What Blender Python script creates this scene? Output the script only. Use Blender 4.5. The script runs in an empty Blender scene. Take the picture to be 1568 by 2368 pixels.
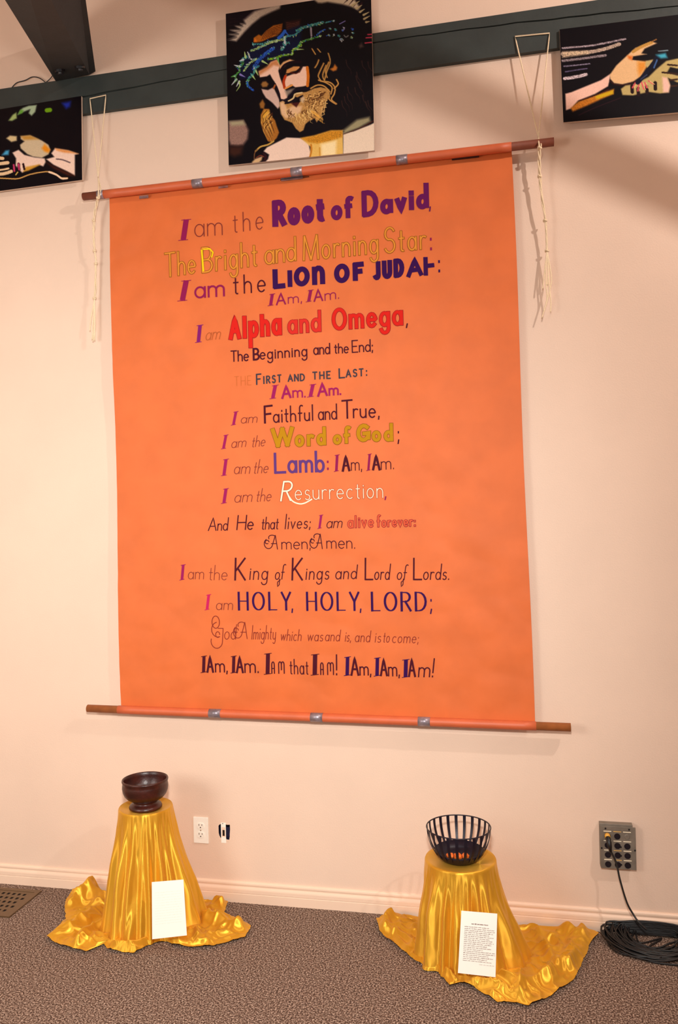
import bpy, bmesh, math, random
import numpy as np
from mathutils import Vector, noise
from mathutils.geometry import tessellate_polygon
random.seed(7)
PI = math.pi
SC = bpy.context.scene
COL = SC.collection

# ---------------------------------------------------------------- camera
F_PX, W_PX, H_PX = 1900.0, 1568.0, 2368.0
YAW, PITCH, ROLL = math.radians(12.2), 0.0, 0.0245
CAM = Vector((0.0, -3.39, 1.68))
_f0 = Vector((-math.sin(YAW), math.cos(YAW), 0)); _r0 = Vector((math.cos(YAW), math.sin(YAW), 0)); _u0 = Vector((0, 0, 1))
_r = _r0 * math.cos(ROLL) + _u0 * math.sin(ROLL) * -1
_u = _u0 * math.cos(ROLL) + _r0 * math.sin(ROLL)
cam_d = bpy.data.cameras.new('camera'); cam = bpy.data.objects.new('camera', cam_d); COL.objects.link(cam)
from mathutils import Matrix
m = Matrix.Identity(4)
for i in range(3):
    m[i][0] = _r[i]; m[i][1] = _u[i]; m[i][2] = -_f0[i]; m[i][3] = CAM[i]
cam.matrix_world = m
cam_d.sensor_fit = 'VERTICAL'; cam_d.sensor_height = 36.0; cam_d.lens = 36.0 * F_PX / H_PX
cam_d.clip_start = 0.05
SC.camera = cam

# ---------------------------------------------------------------- world, lights, exposure
SC.view_settings.view_transform = 'Standard'; SC.view_settings.look = 'None'
SC.view_settings.gamma = 1.0; SC.view_settings.use_curve_mapping = False
SC.view_settings.exposure = 0.0
wd = bpy.data.worlds.new('world'); SC.world = wd; wd.use_nodes = True
wd.node_tree.nodes['Background'].inputs[0].default_value = (1.0, 0.90, 0.82, 1)
wd.node_tree.nodes['Background'].inputs[1].default_value = 0.25

def area(name, loc, target, size, power, color):
    l = bpy.data.lights.new(name, 'AREA'); l.shape = 'DISK'; l.size = size; l.energy = power; l.color = color
    o = bpy.data.objects.new(name, l); COL.objects.link(o); o.location = loc
    o.rotation_euler = (Vector(target) - Vector(loc)).to_track_quat('-Z', 'Y').to_euler()
    return o
def spot(name, loc, target, angle, blend, radius, power, color):
    l = bpy.data.lights.new(name, 'SPOT'); l.spot_size = math.radians(angle); l.spot_blend = blend; l.shadow_soft_size = radius; l.energy = power; l.color = color
    o = bpy.data.objects.new(name, l); COL.objects.link(o); o.location = loc
    o.rotation_euler = (Vector(target) - Vector(loc)).to_track_quat('-Z', 'Y').to_euler()
    return o
spot('lamp_key', (-0.05, -3.35, 2.25), (-2.2, 0, 0.55), 106, 1.0, 0.09, 420, (1.0, 0.98, 0.93))
area('lamp_left', (-2.9, -3.2, 2.0), (-2.0, 0, 0.9), 1.3, 46, (1.0, 0.97, 0.91))
area('lamp_right', (2.05, -1.9, 4.05), (0.2, 0, 2.8), 0.08, 56, (1.0, 0.92, 0.86))
area('lamp_overhead', (-0.8, -2.3, 4.2), (-0.8, -0.3, 0), 0.9, 5, (1.0, 0.97, 0.92))

# ---------------------------------------------------------------- geometry helpers
def ray(px, py):
    a = (px - W_PX / 2) / F_PX; b = (H_PX / 2 - py) / F_PX
    return _f0 + _r * a + _u * b
def pt(px, py, Y=0.0):                       # measured point of the photo on the plane y = Y
    d = ray(px, py); t = (Y - CAM.y) / d.y
    return CAM + d * t
def fl(px, py, Z=0.0):                       # measured point on a horizontal plane
    d = ray(px, py); t = (Z - CAM.z) / d.z
    return CAM + d * t
def s2l(c):
    return tuple(((x / 255) / 12.92 if x / 255 <= 0.04045 else ((x / 255 + 0.055) / 1.055) ** 2.4) for x in c)

def mat(name, rgb, rough=0.6, metal=0.0, var=0.0, scale=20.0, bump=0.0, bscale=200.0, attr=None, spec=0.5, aniso=None, sheen=0.0, rgb2=None):
    m = bpy.data.materials.new(name); m.use_nodes = True
    nt = m.node_tree; b = nt.nodes['Principled BSDF']
    c = s2l(rgb)
    b.inputs['Base Color'].default_value = (*c, 1); b.inputs['Roughness'].default_value = rough
    b.inputs['Metallic'].default_value = metal; b.inputs['Specular IOR Level'].default_value = spec
    if sheen: b.inputs['Sheen Weight'].default_value = sheen
    if aniso: b.inputs['Anisotropic'].default_value = aniso
    tc = nt.nodes.new('ShaderNodeTexCoord')
    if attr:
        a = nt.nodes.new('ShaderNodeAttribute'); a.attribute_name = attr
        nt.links.new(a.outputs['Color'], b.inputs['Base Color'])
    elif var > 0 or rgb2:
        n = nt.nodes.new('ShaderNodeTexNoise'); n.inputs['Scale'].default_value = scale; n.inputs['Detail'].default_value = 4
        r = nt.nodes.new('ShaderNodeValToRGB')
        c2 = s2l(rgb2) if rgb2 else tuple(min(1, x * (1 + var)) for x in c)
        c1 = c if rgb2 else tuple(x * (1 - var) for x in c)
        r.color_ramp.elements[0].position = 0.35; r.color_ramp.elements[1].position = 0.65
        r.color_ramp.elements[0].color = (*c1, 1); r.color_ramp.elements[1].color = (*c2, 1)
        nt.links.new(tc.outputs['Object'], n.inputs['Vector']); nt.links.new(n.outputs['Fac'], r.inputs['Fac'])
        nt.links.new(r.outputs['Color'], b.inputs['Base Color'])
    if bump > 0:
        n2 = nt.nodes.new('ShaderNodeTexNoise'); n2.inputs['Scale'].default_value = bscale; n2.inputs['Detail'].default_value = 3
        bp = nt.nodes.new('ShaderNodeBump'); bp.inputs['Strength'].default_value = bump; bp.inputs['Distance'].default_value = 0.002
        nt.links.new(tc.outputs['Object'], n2.inputs['Vector']); nt.links.new(n2.outputs['Fac'], bp.inputs['Height'])
        nt.links.new(bp.outputs['Normal'], b.inputs['Normal'])
    return m

def mesh(name, verts, faces, material, parent=None, smooth=False, loc=None):
    me = bpy.data.meshes.new(name); me.from_pydata([tuple(v) for v in verts], [], faces); me.update()
    if smooth:
        for p in me.polygons: p.use_smooth = True
    if material: me.materials.append(material)
    o = bpy.data.objects.new(name, me); COL.objects.link(o)
    if parent is not None: o.parent = parent
    if loc is not None: o.location = loc
    return o
def thing(name, label, cat, loc=(0, 0, 0), group=None):
    o = bpy.data.objects.new(name, None); COL.objects.link(o); o.location = loc; o.empty_display_size = 0.05
    o['label'] = label; o['category'] = cat
    if group: o['group'] = group
    return o
def tag(o, label, cat, group=None):
    o['label'] = label; o['category'] = cat
    if group: o['group'] = group
    return o
def struct(o): o['kind'] = 'structure'; return o
def boxvf(a, b):
    x0, y0, z0 = a; x1, y1, z1 = b
    v = [(x0,y0,z0),(x1,y0,z0),(x1,y1,z0),(x0,y1,z0),(x0,y0,z1),(x1,y0,z1),(x1,y1,z1),(x0,y1,z1)]
    f = [(0,3,2,1),(4,5,6,7),(0,1,5,4),(1,2,6,5),(2,3,7,6),(3,0,4,7)]
    return v, f
def box(name, a, b, material, parent=None, bevel=0.0):
    v, f = boxvf(a, b); o = mesh(name, v, f, material, parent)
    if bevel:
        bm = bmesh.new(); bm.from_mesh(o.data)
        bmesh.ops.bevel(bm, geom=bm.edges[:], offset=bevel, segments=2, profile=0.6, affect='EDGES')
        bm.to_mesh(o.data); bm.free()
    return o
def merge(parts):
    V, F = [], []
    for v, f in parts:
        k = len(V); V += [tuple(p) for p in v]; F += [tuple(i + k for i in q) for q in f]
    return V, F
def tubevf(pts, r, n=8, closed=False, caps=True):
    pts = [Vector(p) for p in pts]; N = len(pts); V = []; F = []
    rad = r if hasattr(r, '__len__') else [r] * N
    up = None
    for i, p in enumerate(pts):
        a = pts[(i - 1) % N] if (closed or i > 0) else p; b = pts[(i + 1) % N] if (closed or i < N - 1) else p
        d = (b - a)
        d = d.normalized() if d.length > 1e-9 else Vector((0, 0, 1))
        if up is None:
            up = d.orthogonal().normalized()
        up = (up - d * up.dot(d))
        up = up.normalized() if up.length > 1e-6 else d.orthogonal().normalized()
        s = d.cross(up)
        for k in range(n):
            t = 2 * PI * k / n
            V.append(p + (up * math.cos(t) + s * math.sin(t)) * rad[i])
    M = N if closed else N - 1
    for i in range(M):
        for k in range(n):
            a = i * n + k; b = i * n + (k + 1) % n; c = ((i + 1) % N) * n + (k + 1) % n; d = ((i + 1) % N) * n + k
            F.append((a, b, c, d))
    if caps and not closed:
        F.append(tuple(range(n - 1, -1, -1))); F.append(tuple((N - 1) * n + k for k in range(n)))
    return V, F
def lathevf(prof, n=48, c=(0, 0, 0)):
    V, F = [], []
    for r, z in prof:
        for k in range(n):
            t = 2 * PI * k / n; V.append((c[0] + r * math.cos(t), c[1] + r * math.sin(t), c[2] + z))
    for i in range(len(prof) - 1):
        for k in range(n):
            a = i * n + k; b = i * n + (k + 1) % n
            F.append((a, b, b + n, a + n))
    return V, F
def fix_normals(o):
    bm = bmesh.new(); bm.from_mesh(o.data); bmesh.ops.recalc_face_normals(bm, faces=bm.faces[:]); bm.to_mesh(o.data); bm.free(); return o
def smoothpath(pts, n=8):                     # Catmull-Rom
    P = [Vector(p) for p in pts]; P = [P[0]] + P + [P[-1]]; out = []
    for i in range(1, len(P) - 2):
        for k in range(n):
            t = k / n; a, b, c, d = P[i - 1], P[i], P[i + 1], P[i + 2]
            out.append(0.5 * ((2 * b) + (c - a) * t + (2 * a - 5 * b + 4 * c - d) * t * t + (3 * b - a - 3 * c + d) * t ** 3))
    out.append(P[-2]); return out

# ---------------------------------------------------------------- materials
M = {}
M['wall'] = mat('wall_paint', (231, 203, 182), 0.55, var=0.02, scale=3, bump=0.25, bscale=160, spec=0.35)
M['ceil'] = mat('ceiling_paint', (225, 200, 178), 0.7, var=0.03, scale=5)
M['base'] = mat('baseboard_paint', (240, 210, 186), 0.38)
M['beam'] = mat('green_grey_paint', (48, 55, 53), 0.65, var=0.12, scale=9, bump=0.4, bscale=60)
M['rafter'] = mat('dark_green_grey_paint', (34, 37, 40), 0.7, var=0.15, scale=9, bump=0.3, bscale=60)
M['black'] = mat('black_plastic', (18, 15, 20), 0.45)
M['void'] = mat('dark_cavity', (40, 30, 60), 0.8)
M['plate'] = mat('white_plastic', (250, 246, 235), 0.35)
M['slot'] = mat('slot_dark', (70, 45, 35), 0.6)
M['paper'] = mat('white_paper', (250, 248, 238), 0.6)
M['cord'] = mat('cotton_cord', (238, 215, 180), 0.8, var=0.08, scale=300)
M['tube'] = mat('cardboard_tube', (158, 90, 40), 0.6, var=0.15, scale=25)
M['tubetop'] = mat('dull_cardboard', (120, 60, 40), 0.6, var=0.15, scale=25)
M['orange'] = mat('orange_paper', (214, 107, 52), 0.6, var=0.05, scale=7, bump=0.5, bscale=14, spec=0.35)
M['sleeve'] = mat('orange_sleeve', (204, 98, 58), 0.5, var=0.05, scale=14)
M['tape'] = mat('silver_tape', (150, 138, 146), 0.38, metal=0.5, var=0.3, scale=40)
M['wood'] = mat('dark_wood', (58, 20, 12), 0.35, var=0.35, scale=28, bump=0.3, bscale=120)
M['iron'] = mat('black_iron', (24, 18, 34), 0.42, metal=0.2)
M['ember'] = mat('orange_block', (225, 105, 25), 0.6, var=0.25, scale=60)
M['box'] = mat('grey_metal', (128, 118, 106), 0.5, metal=0.3, var=0.12, scale=25)
M['jack'] = mat('jack_black', (20, 12, 22), 0.4)
M['strip'] = mat('label_strip', (250, 235, 205), 0.5)
M['stripy'] = mat('label_strip_tan', (215, 170, 95), 0.5)
M['cable'] = mat('black_cable', (14, 13, 15), 0.42)
M['amber'] = mat('amber_plug', (225, 165, 60), 0.4)
M['vent'] = mat('brown_metal', (112, 88, 62), 0.42, metal=0.5)
M['steel'] = mat('steel', (190, 180, 165), 0.3, metal=0.8)
M['print'] = mat('print_ink', (10, 5, 8), 0.45, attr='Col', spec=0.15)
M['board'] = mat('poster_board', (205, 180, 160), 0.6)
def satin():
    m = mat('gold_satin', (230, 172, 48), 0.44, metal=0.62, aniso=0.92, bump=0.12, bscale=500)
    nt = m.node_tree; b = nt.nodes['Principled BSDF']
    tg = nt.nodes.new('ShaderNodeTangent'); tg.direction_type = 'RADIAL'; tg.axis = 'Z'
    nt.links.new(tg.outputs['Tangent'], b.inputs['Tangent']); b.inputs['Anisotropic Rotation'].default_value = 0.25
    b.inputs['Sheen Weight'].default_value = 0.1; b.inputs['Sheen Tint'].default_value = (1, .85, .4, 1)
    return m
M['satin'] = satin()
def carpet():
    m = bpy.data.materials.new('grey_brown_carpet'); m.use_nodes = True; nt = m.node_tree; b = nt.nodes['Principled BSDF']
    tc = nt.nodes.new('ShaderNodeTexCoord'); n = nt.nodes.new('ShaderNodeTexNoise'); n.inputs['Scale'].default_value = 165; n.inputs['Detail'].default_value = 3
    n.inputs['Roughness'].default_value = 0.7
    r = nt.nodes.new('ShaderNodeValToRGB'); e = r.color_ramp.elements
    e[0].position = 0.38; e[0].color = (*s2l((58, 41, 34)), 1); e[1].position = 0.64; e[1].color = (*s2l((206, 182, 164)), 1)
    q = e.new(0.5); q.color = (*s2l((116, 93, 80)), 1)
    v = nt.nodes.new('ShaderNodeTexVoronoi'); v.inputs['Scale'].default_value = 260
    bp = nt.nodes.new('ShaderNodeBump'); bp.inputs['Strength'].default_value = 0.7; bp.inputs['Distance'].default_value = 0.004
    nt.links.new(tc.outputs['Object'], n.inputs['Vector']); nt.links.new(tc.outputs['Object'], v.inputs['Vector'])
    nt.links.new(n.outputs['Fac'], r.inputs['Fac']); nt.links.new(r.outputs['Color'], b.inputs['Base Color'])
    nt.links.new(v.outputs['Distance'], bp.inputs['Height']); nt.links.new(bp.outputs['Normal'], b.inputs['Normal'])
    b.inputs['Roughness'].default_value = 0.95; b.inputs['Specular IOR Level'].default_value = 0.1
    return m
M['carpet'] = carpet()

# ---------------------------------------------------------------- the room
XL, XR, YB, ZC = -3.6, 2.3, -6.0, 4.3
hole_px = [(905,600),(940,560),(975,548),(1100,560),(1160,572),(1225,568),(1232,700),(1222,830),(1222,900),(1208,990),(1140,1010),(1118,950),(1060,935),(1005,945),(960,930),(930,870),(912,800),(908,700)]
hole = [pt(430 + x / 12.06, 1860 + y / 12.06, 0) for x, y in hole_px]
outer = [Vector((XL, 0, 0)), Vector((XR, 0, 0)), Vector((XR, 0, ZC)), Vector((XL, 0, ZC))]
tris = tessellate_polygon([outer, hole])
wb = mesh('wall_back', outer + hole, [tuple(t) for t in tris], M['wall'])
bm = bmesh.new(); bm.from_mesh(wb.data); bmesh.ops.recalc_face_normals(bm, faces=bm.faces[:]); bm.faces.ensure_lookup_table()
if bm.faces[0].normal.y > 0: bmesh.ops.reverse_faces(bm, faces=bm.faces[:])
ed = [e for e in bm.edges if e.is_boundary and all(v.co.x > XL + .5 and v.co.x < XR - .5 and .1 < v.co.z < 1 for v in e.verts)]
r_ = bmesh.ops.extrude_edge_only(bm, edges=ed)
for v in r_['geom']:
    if isinstance(v, bmesh.types.BMVert): v.co.y += 0.002
bm.to_mesh(wb.data); bm.free(); struct(wb)
struct(mesh('floor', [(XL, YB, 0), (XR, YB, 0), (XR, 0.02, 0), (XL, 0.02, 0)], [(0, 1, 2, 3)], M['carpet']))
struct(mesh('ceiling', [(XL, YB, ZC), (XR, YB, ZC), (XR, 0, ZC), (XL, 0, ZC)], [(3, 2, 1, 0)], M['ceil']))
struct(mesh('wall_left', [(XL, YB, 0), (XL, 0, 0), (XL, 0, ZC), (XL, YB, ZC)], [(0, 3, 2, 1)], M['wall']))
struct(mesh('wall_right', [(XR, YB, 0), (XR, 0, 0), (XR, 0, ZC), (XR, YB, ZC)], [(0, 1, 2, 3)], M['wall']))
prof = [(0, 0), (-.014, 0), (-.014, .037), (-.0125, .0385), (-.0125, .0405), (-.0138, .042), (-.0138, .056), (-.0125, .061), (-.008, .0655), (-.0055, .068), (-.0055, .070), (-.0095, .0725), (-.0105, .078), (-.0095, .083), (-.006, .0865), (0, .088)]
V = [(XL, y, z) for y, z in prof] + [(XR, y, z) for y, z in prof]; n = len(prof)
struct(mesh('baseboard_back', V, [(i, i + 1, i + 1 + n, i + n) for i in range(n - 1)], M['base']))

# horizontal beam with a long drying crack, flush on the wall
zb = pt(700, 199).z; zt = pt(520, 129, -.02).z
BY = -0.022
V = []; F = []
xs = np.linspace(XL, XR, 90); rows = 7
for i, x in enumerate(xs):
    c = zb + 0.098 + 0.030 * math.sin((x + 1.35) * 1.6) + .004 * noise.noise(Vector((x * 9, 0, 0)))
    w = 0.0028 + .0022 * noise.noise(Vector((x * 2.0, 3, 0)))
    w = max(w, .0006)
    for (y, z) in [(0, zb), (BY, zb), (BY, c - w), (BY + .012, c), (BY, c + w), (BY, zt), (0, zt)]:
        V.append((x, y, z))
for i in range(len(xs) - 1):
    for k in range(rows - 1):
        a = i * rows + k; F.append((a, a + rows, a + rows + 1, a + 1))
bo = fix_normals(mesh('trim_1', V, F, M['beam'])); struct(bo)

# descending timber at the upper left, resting on the beam
def prism(name, A, B, material, parent=None):
    V = list(A) + list(B); return mesh(name, V, [(0, 1, 2, 3), (7, 6, 5, 4), (0, 4, 5, 1), (1, 5, 6, 2), (2, 6, 7, 3), (3, 7, 4, 0)], material, parent)
yn = -0.9
a0 = pt(129, 188, -.025); a1 = pt(207, 173, -.025)
n0 = pt(24, 20, yn); n1 = pt(124, 12, yn)
# extend towards the room
e0 = n0 + (n0 - a0) * 0.8; e1 = n1 + (n1 - a1) * 0.8
up_a = Vector((0.02, 0, .20)); up_e = Vector((0.05, 0.0, .42))
tm = fix_normals(prism('trim_2', [a0, a1, pt(221, 165, -.02), a0 + up_a], [e0, e1, e1 + Vector((.14, 0, .38)), e0 + up_e], M['rafter'])); struct(tm)
for (bx_, by_) in ((138, 160), (184, 152)):
    # bolts sit in the underside of the timber
    ax = (a0 - e0).normalized(); sx = (a1 - a0).normalized(); nn = ax.cross(sx); nn = -nn if nn.z > 0 else nn
    d = ray(bx_, by_); t = (a0 - CAM).dot(nn) / d.dot(nn); p = CAM + d * t
    bv, bf = tubevf([p + nn * -.01, p + nn * .014, p + nn * .0142, p + nn * .022], [.022, .022, .012, .011], 12)
    bo2 = mesh('bolt', bv, bf, M['black'], tm)
# unseen timber, added outside the frame on the right to shadow the wall
def bar(name, p, q, w, h, material):
    p = Vector(p); q = Vector(q); d = (q - p).normalized(); s = Vector((0, 1, 0)); u = d.cross(s).normalized()
    A = [p + s * i * w / 2 + u * j * h / 2 for i, j in ((-1, -1), (1, -1), (1, 1), (-1, 1))]
    B = [q + s * i * w / 2 + u * j * h / 2 for i, j in ((-1, -1), (1, -1), (1, 1), (-1, 1))]
    return struct(fix_normals(prism(name, A, B, material)))
_L = Vector((2.05, -1.9, 4.05)); _k = 0.9 / 1.9
_A = _L + (pt(930, 165) - _L) * _k; _B = _L + (pt(1568, 448) - _L) * _k; _s = (_B.z - _A.z) / (_B.x - _A.x)
bar('shadow_timber', (_A.x + (4.30 - _A.z) / _s, -1.0, 4.30), (2.30, -1.0, _A.z + (2.30 - _A.x) * _s), .05, .055, M['rafter'])

# ---------------------------------------------------------------- banner
ban = thing('paper_banner', 'large orange paper banner with hand-lettered verses hanging on the wall', 'banner', pt(745, 1050, -.03))
BO = Vector(ban.location)
def addp(name, vf, material, parent, smooth=False):   # geometry in world space under a parent at an offset
    base = Vector((0, 0, 0)); q = parent
    while q is not None: base += Vector(q.location); q = q.parent
    return mesh(name, [Vector(v) - base for v in vf[0]], vf[1], material, parent, smooth)
SY = -0.030
def sheet_y(x, z):
    e = noise.noise(Vector((x * 1.6, 0, z * 1.3))) * .008 + noise.noise(Vector((x * 5 + z * 2.0, 4, z * 4.5))) * .0034
    e += .0022 * (1 - abs(noise.noise(Vector((x * 6 - z * 3, 8, z * 7 + x * 2))) * 2)) 
    e += .0012 * noise.noise(Vector((x * 14, 1, z * 16)))
    top = pt(700, 400, SY).z; bot = pt(700, 1650, SY).z
    k = min(1, max(0, (top - z) / .10)); k2 = min(1, max(0, (z - bot) / .06))
    return SY + (e - .004) * k * (.25 + .75 * k2)
TL, TR, BR, BL = pt(253, 450, SY), pt(1183, 342, SY), pt(1237, 1676, SY), pt(281, 1640, SY)
nu, nv = 150, 200; V = []; F = []
for j in range(nv + 1):
    for i in range(nu + 1):
        a, b = i / nu, j / nv
        p = (TL * (1 - a) + TR * a) * (1 - b) + (BL * (1 - a) + BR * a) * b
        p.x += .0025 * math.sin(b * 9) * (1 if a > .5 else -1) * abs(a - .5) * 2
        p.y = sheet_y(p.x, p.z); V.append(p)
for j in range(nv):
    for i in range(nu):
        a = j * (nu + 1) + i; F.append((a, a + nu + 1, a + nu + 2, a + 1))
addp('paper_sheet', (V, F), M['orange'], ban, True)
def lerp_rod(p, q, x):   # point of a rod at photo column x
    t = (x - p[0]) / (q[0] - p[0]); return (p[0] + (q[0] - p[0]) * t, p[1] + (q[1] - p[1]) * t)
def rod(p, q, r, s0, s1, tapes, mt, yr):
    W_ = lambda x: pt(*lerp_rod(p, q, x), yr)
    ro = addp('rod', tubevf([W_(p[0]), W_(q[0])], r, 20), mt, ban, True)
    for pl in ro.data.polygons:
        if len(pl.vertices) > 4: pl.use_smooth = False
    ro['label'] = 'bare brown cardboard tube ends'
    sl = addp('paper_sleeve', tubevf([W_(s0 + (s1 - s0) * k / 30) + Vector((0, 0, .0006 * noise.noise(Vector((k * .7, 0, 0))))) for k in range(31)], r + .0015, 20), M['sleeve'], ban, True)
    sl['label'] = 'orange paper wrapped around the tube'
    for tx, tw in tapes:
        t_ = addp('tape_band', tubevf([W_(tx - tw / 2), W_(tx + tw / 2)], r + .0026, 20), M['tape'], ban, True)
        t_['label'] = 'silver grey tape band'
RT = ((193, 455), (1281, 328)); RB = ((203, 1638), (1320, 1682))
rod(*RT, .0165, 240, 1183, [(458, 24), (687, 26), (930, 26), (234, 14)], M['tubetop'], -.055)
rod(*RB, .0165, 274, 1240, [(498, 27), (733, 28), (981, 28)], M['tube'], -.055)
for (x0, x1, y0, y1, key) in ((322, 343, 449, 456, 'tape'), (505, 527, 427, 432, 'tape'), (648, 715, 411, 413, 'iron'), (650, 700, 408, 415, 'tape'), (1045, 1108, 363, 367, 'iron')):
    A = [pt(x0, y0 + 4, -.0515), pt(x1, y0 + 4 - (x1 - x0) * .115, -.0515), pt(x1, y1 + 4 - (x1 - x0) * .115, -.0385), pt(x0, y1 + 4, -.0385)]
    addp('tape_tab', ([*A, *[a + Vector((0, .001, 0)) for a in A]], [(0, 3, 2, 1), (4, 5, 6, 7), (0, 1, 5, 4), (1, 2, 6, 5), (2, 3, 7, 6), (3, 0, 4, 7)]), M[key], ban)

# ---- hand lettering: a stroke alphabet; lower-case y: 0..1 x-height, 1..2 ascender; capitals y: 0..1 cap height
def arc(cx, cy, rx, ry, a0, a1, n=None):
    n = n or max(4, int(abs(a1 - a0) / 22))
    return [(cx + rx * math.cos(math.radians(a0 + (a1 - a0) * k / n)), cy + ry * math.sin(math.radians(a0 + (a1 - a0) * k / n))) for k in range(n + 1)]
bowl = arc(.3, .5, .3, .5, 0, 360, 20)
L = {
 'a': (.62, [bowl, [(.61, 1), (.61, 0)]]), 'b': (.62, [[(0, 2), (0, 0)], arc(.31, .5, .3, .5, 0, 360, 20)]),
 'c': (.56, [arc(.31, .5, .31, .5, 50, 310)]), 'd': (.62, [bowl, [(.61, 2), (.61, 0)]]),
 'e': (.62, [[(.02, .52), (.6, .52)] + arc(.31, .5, .30, .5, 5, 315)]),
 'f': (.42, [arc(.36, 1.66, .2, .34, 50, 180) + [(.16, 0)], [(0, 1), (.4, 1)]]),
 'g': (.62, [bowl, [(.61, 1), (.61, -.25)] + arc(.31, -.25, .30, .38, 0, -165)]),
 'h': (.58, [[(0, 2), (0, 0)], [(0, .5)] + arc(.28, .6, .28, .4, 170, 0) + [(.56, 0)]]),
 'i': (.08, [[(.04, 1), (.04, 0)], [(.04, 1.5), (.04, 1.36)]]),
 'l': (.08, [[(.04, 2), (.04, 0)]]),
 'm': (.98, [[(0, 1), (0, 0)], [(0, .5)] + arc(.24, .66, .24, .34, 170, 0) + [(.48, 0)], [(.48, .5)] + arc(.72, .66, .24, .34, 170, 0) + [(.96, 0)]]),
 'n': (.56, [[(0, 1), (0, 0)], [(0, .5)] + arc(.27, .6, .27, .4, 170, 0) + [(.54, 0)]]),
 'o': (.62, [bowl]), 'p': (.62, [[(0, 1), (0, -.75)], arc(.31, .5, .3, .5, 0, 360, 20)]),
 'r': (.38, [[(0, 1), (0, 0)], [(0, .5)] + arc(.26, .6, .26, .4, 170, 55)]),
 's': (.46, [arc(.24, .75, .2, .25, 30, 250) + arc(.23, .25, .22, .26, 80, -150)]),
 't': (.36, [[(.16, 1.6), (.16, .12)] + arc(.28, .16, .12, .16, 180, 290), [(0, 1), (.36, 1)]]),
 'u': (.56, [[(0, 1), (0, .4)] + arc(.27, .4, .27, .4, 180, 360) + [(.54, 1)], [(.54, 1), (.54, 0)]]),
 'v': (.54, [[(0, 1), (.27, 0), (.54, 1)]]), 'w': (.86, [[(0, 1), (.21, 0), (.43, 1), (.64, 0), (.86, 1)]]),
 'y': (.56, [[(0, 1), (0, .45)] + arc(.27, .4, .27, .4, 180, 360) + [(.54, 1)], [(.54, 1), (.54, -.3)] + arc(.30, -.3, .24, .34, 0, -150)]),
}
C = {
 'A': (.72, [[(0, 0), (.36, 1), (.72, 0)], [(.13, .34), (.59, .34)]]),
 'B': (.58, [[(0, 0), (0, 1)], [(0, 1)] + arc(.25, .75, .27, .25, 90, -90) + [(0, .5)], [(0, .5)] + arc(.28, .25, .30, .25, 90, -90) + [(0, 0)]]),
 'D': (.66, [[(0, 0), (0, 1)], [(0, 1)] + arc(.22, .5, .44, .5, 90, -90) + [(0, 0)]]),
 'E': (.5, [[(.5, 1), (0, 1), (0, 0), (.5, 0)], [(0, .5), (.4, .5)]]),
 'F': (.5, [[(.5, 1), (0, 1)], [(0, 1), (0, 0)], [(0, .52), (.4, .52)]]),
 'G': (.74, [arc(.38, .5, .37, .5, 45, 330), [(.42, .44), (.74, .44), (.72, .1)]]),
 'H': (.62, [[(0, 0), (0, 1)], [(.62, 0), (.62, 1)], [(0, .5), (.62, .5)]]),
 'I': (.1, [[(.05, 0), (.05, 1)]]),
 'J': (.36, [[(.34, 1), (.34, .2)] + arc(.17, .2, .17, .2, 0, -150)]),
 'K': (.6, [[(0, 0), (0, 1)], [(.56, 1), (.02, .42)], [(.14, .54), (.6, 0)]]),
 'L': (.5, [[(0, 1), (0, 0)], [(0, 0), (.5, 0)]]),
 'M': (.84, [[(0, 0), (.06, 1)], [(.06, 1), (.42, 0)], [(.42, 0), (.78, 1)], [(.78, 1), (.84, 0)]]),
 'N': (.62, [[(0, 0), (0, 1)], [(0, 1), (.62, 0)], [(.62, 0), (.62, 1)]]),
 'O': (.76, [arc(.38, .5, .38, .5, 0, 360, 26)]),
 'R': (.6, [[(0, 0), (0, 1)], [(0, 1)] + arc(.27, .75, .29, .25, 90, -90) + [(0, .5)], [(.25, .5), (.6, 0)]]),
 'S': (.54, [arc(.28, .75, .24, .25, 25, 250) + arc(.27, .25, .26, .27, 80, -155)]),
 'T': (.6, [[(0, 1), (.6, 1)], [(.3, 1), (.3, 0)]]),
 'U': (.6, [[(0, 1), (0, .3)] + arc(.3, .3, .3, .3, 180, 360) + [(.6, 1)]]),
 'W': (.96, [[(0, 1), (.24, 0)], [(.24, 0), (.48, 1)], [(.48, 1), (.72, 0)], [(.72, 0), (.96, 1)]]),
 'Y': (.6, [[(0, 1), (.3, .48)], [(.6, 1), (.3, .48)], [(.3, .48), (.3, 0)]]),
 '~': (.46, [[(0, 0), (0, 1)], [(0, .52), (.42, .52)]]),                       # the half H that closes the fourth line
 '@': (.8, [[(0, 0), (0, .5)] + arc(.2, .7, .2, .28, 180, 0) + [(.4, 0)], [(0, .42), (.4, .42)]]),   # arched A
 '#': (.8, [[(0, 0), (0, .6)] + arc(.18, .75, .18, .24, 180, 0) + [(.36, .3)], [(.36, .6)] + arc(.54, .75, .18, .24, 180, 0) + [(.72, 0)]]),
 '$': (.86, [arc(-.02, .52, .12, .13, 0, 300) , arc(.06, .4, .26, .36, 120, 330) + [(.5, 1.0)], [(.5, 1.0), (.62, 0)], [(.1, .75)] + arc(.3, .85, .22, .17, 180, 20), [(.24, .40), (.58, .40)]]),  # swash A
 '%': (.84, [arc(.30, .8, .26, .3, -30, 330), arc(.42, .44, .42, .36, 100, 290), [(.46, .5), (.80, .5), (.74, -.1)] + arc(.34, -.12, .40, .34, 0, -200), arc(.42, .2, .14, .14, 0, 300)]),  # swash G
}
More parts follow.
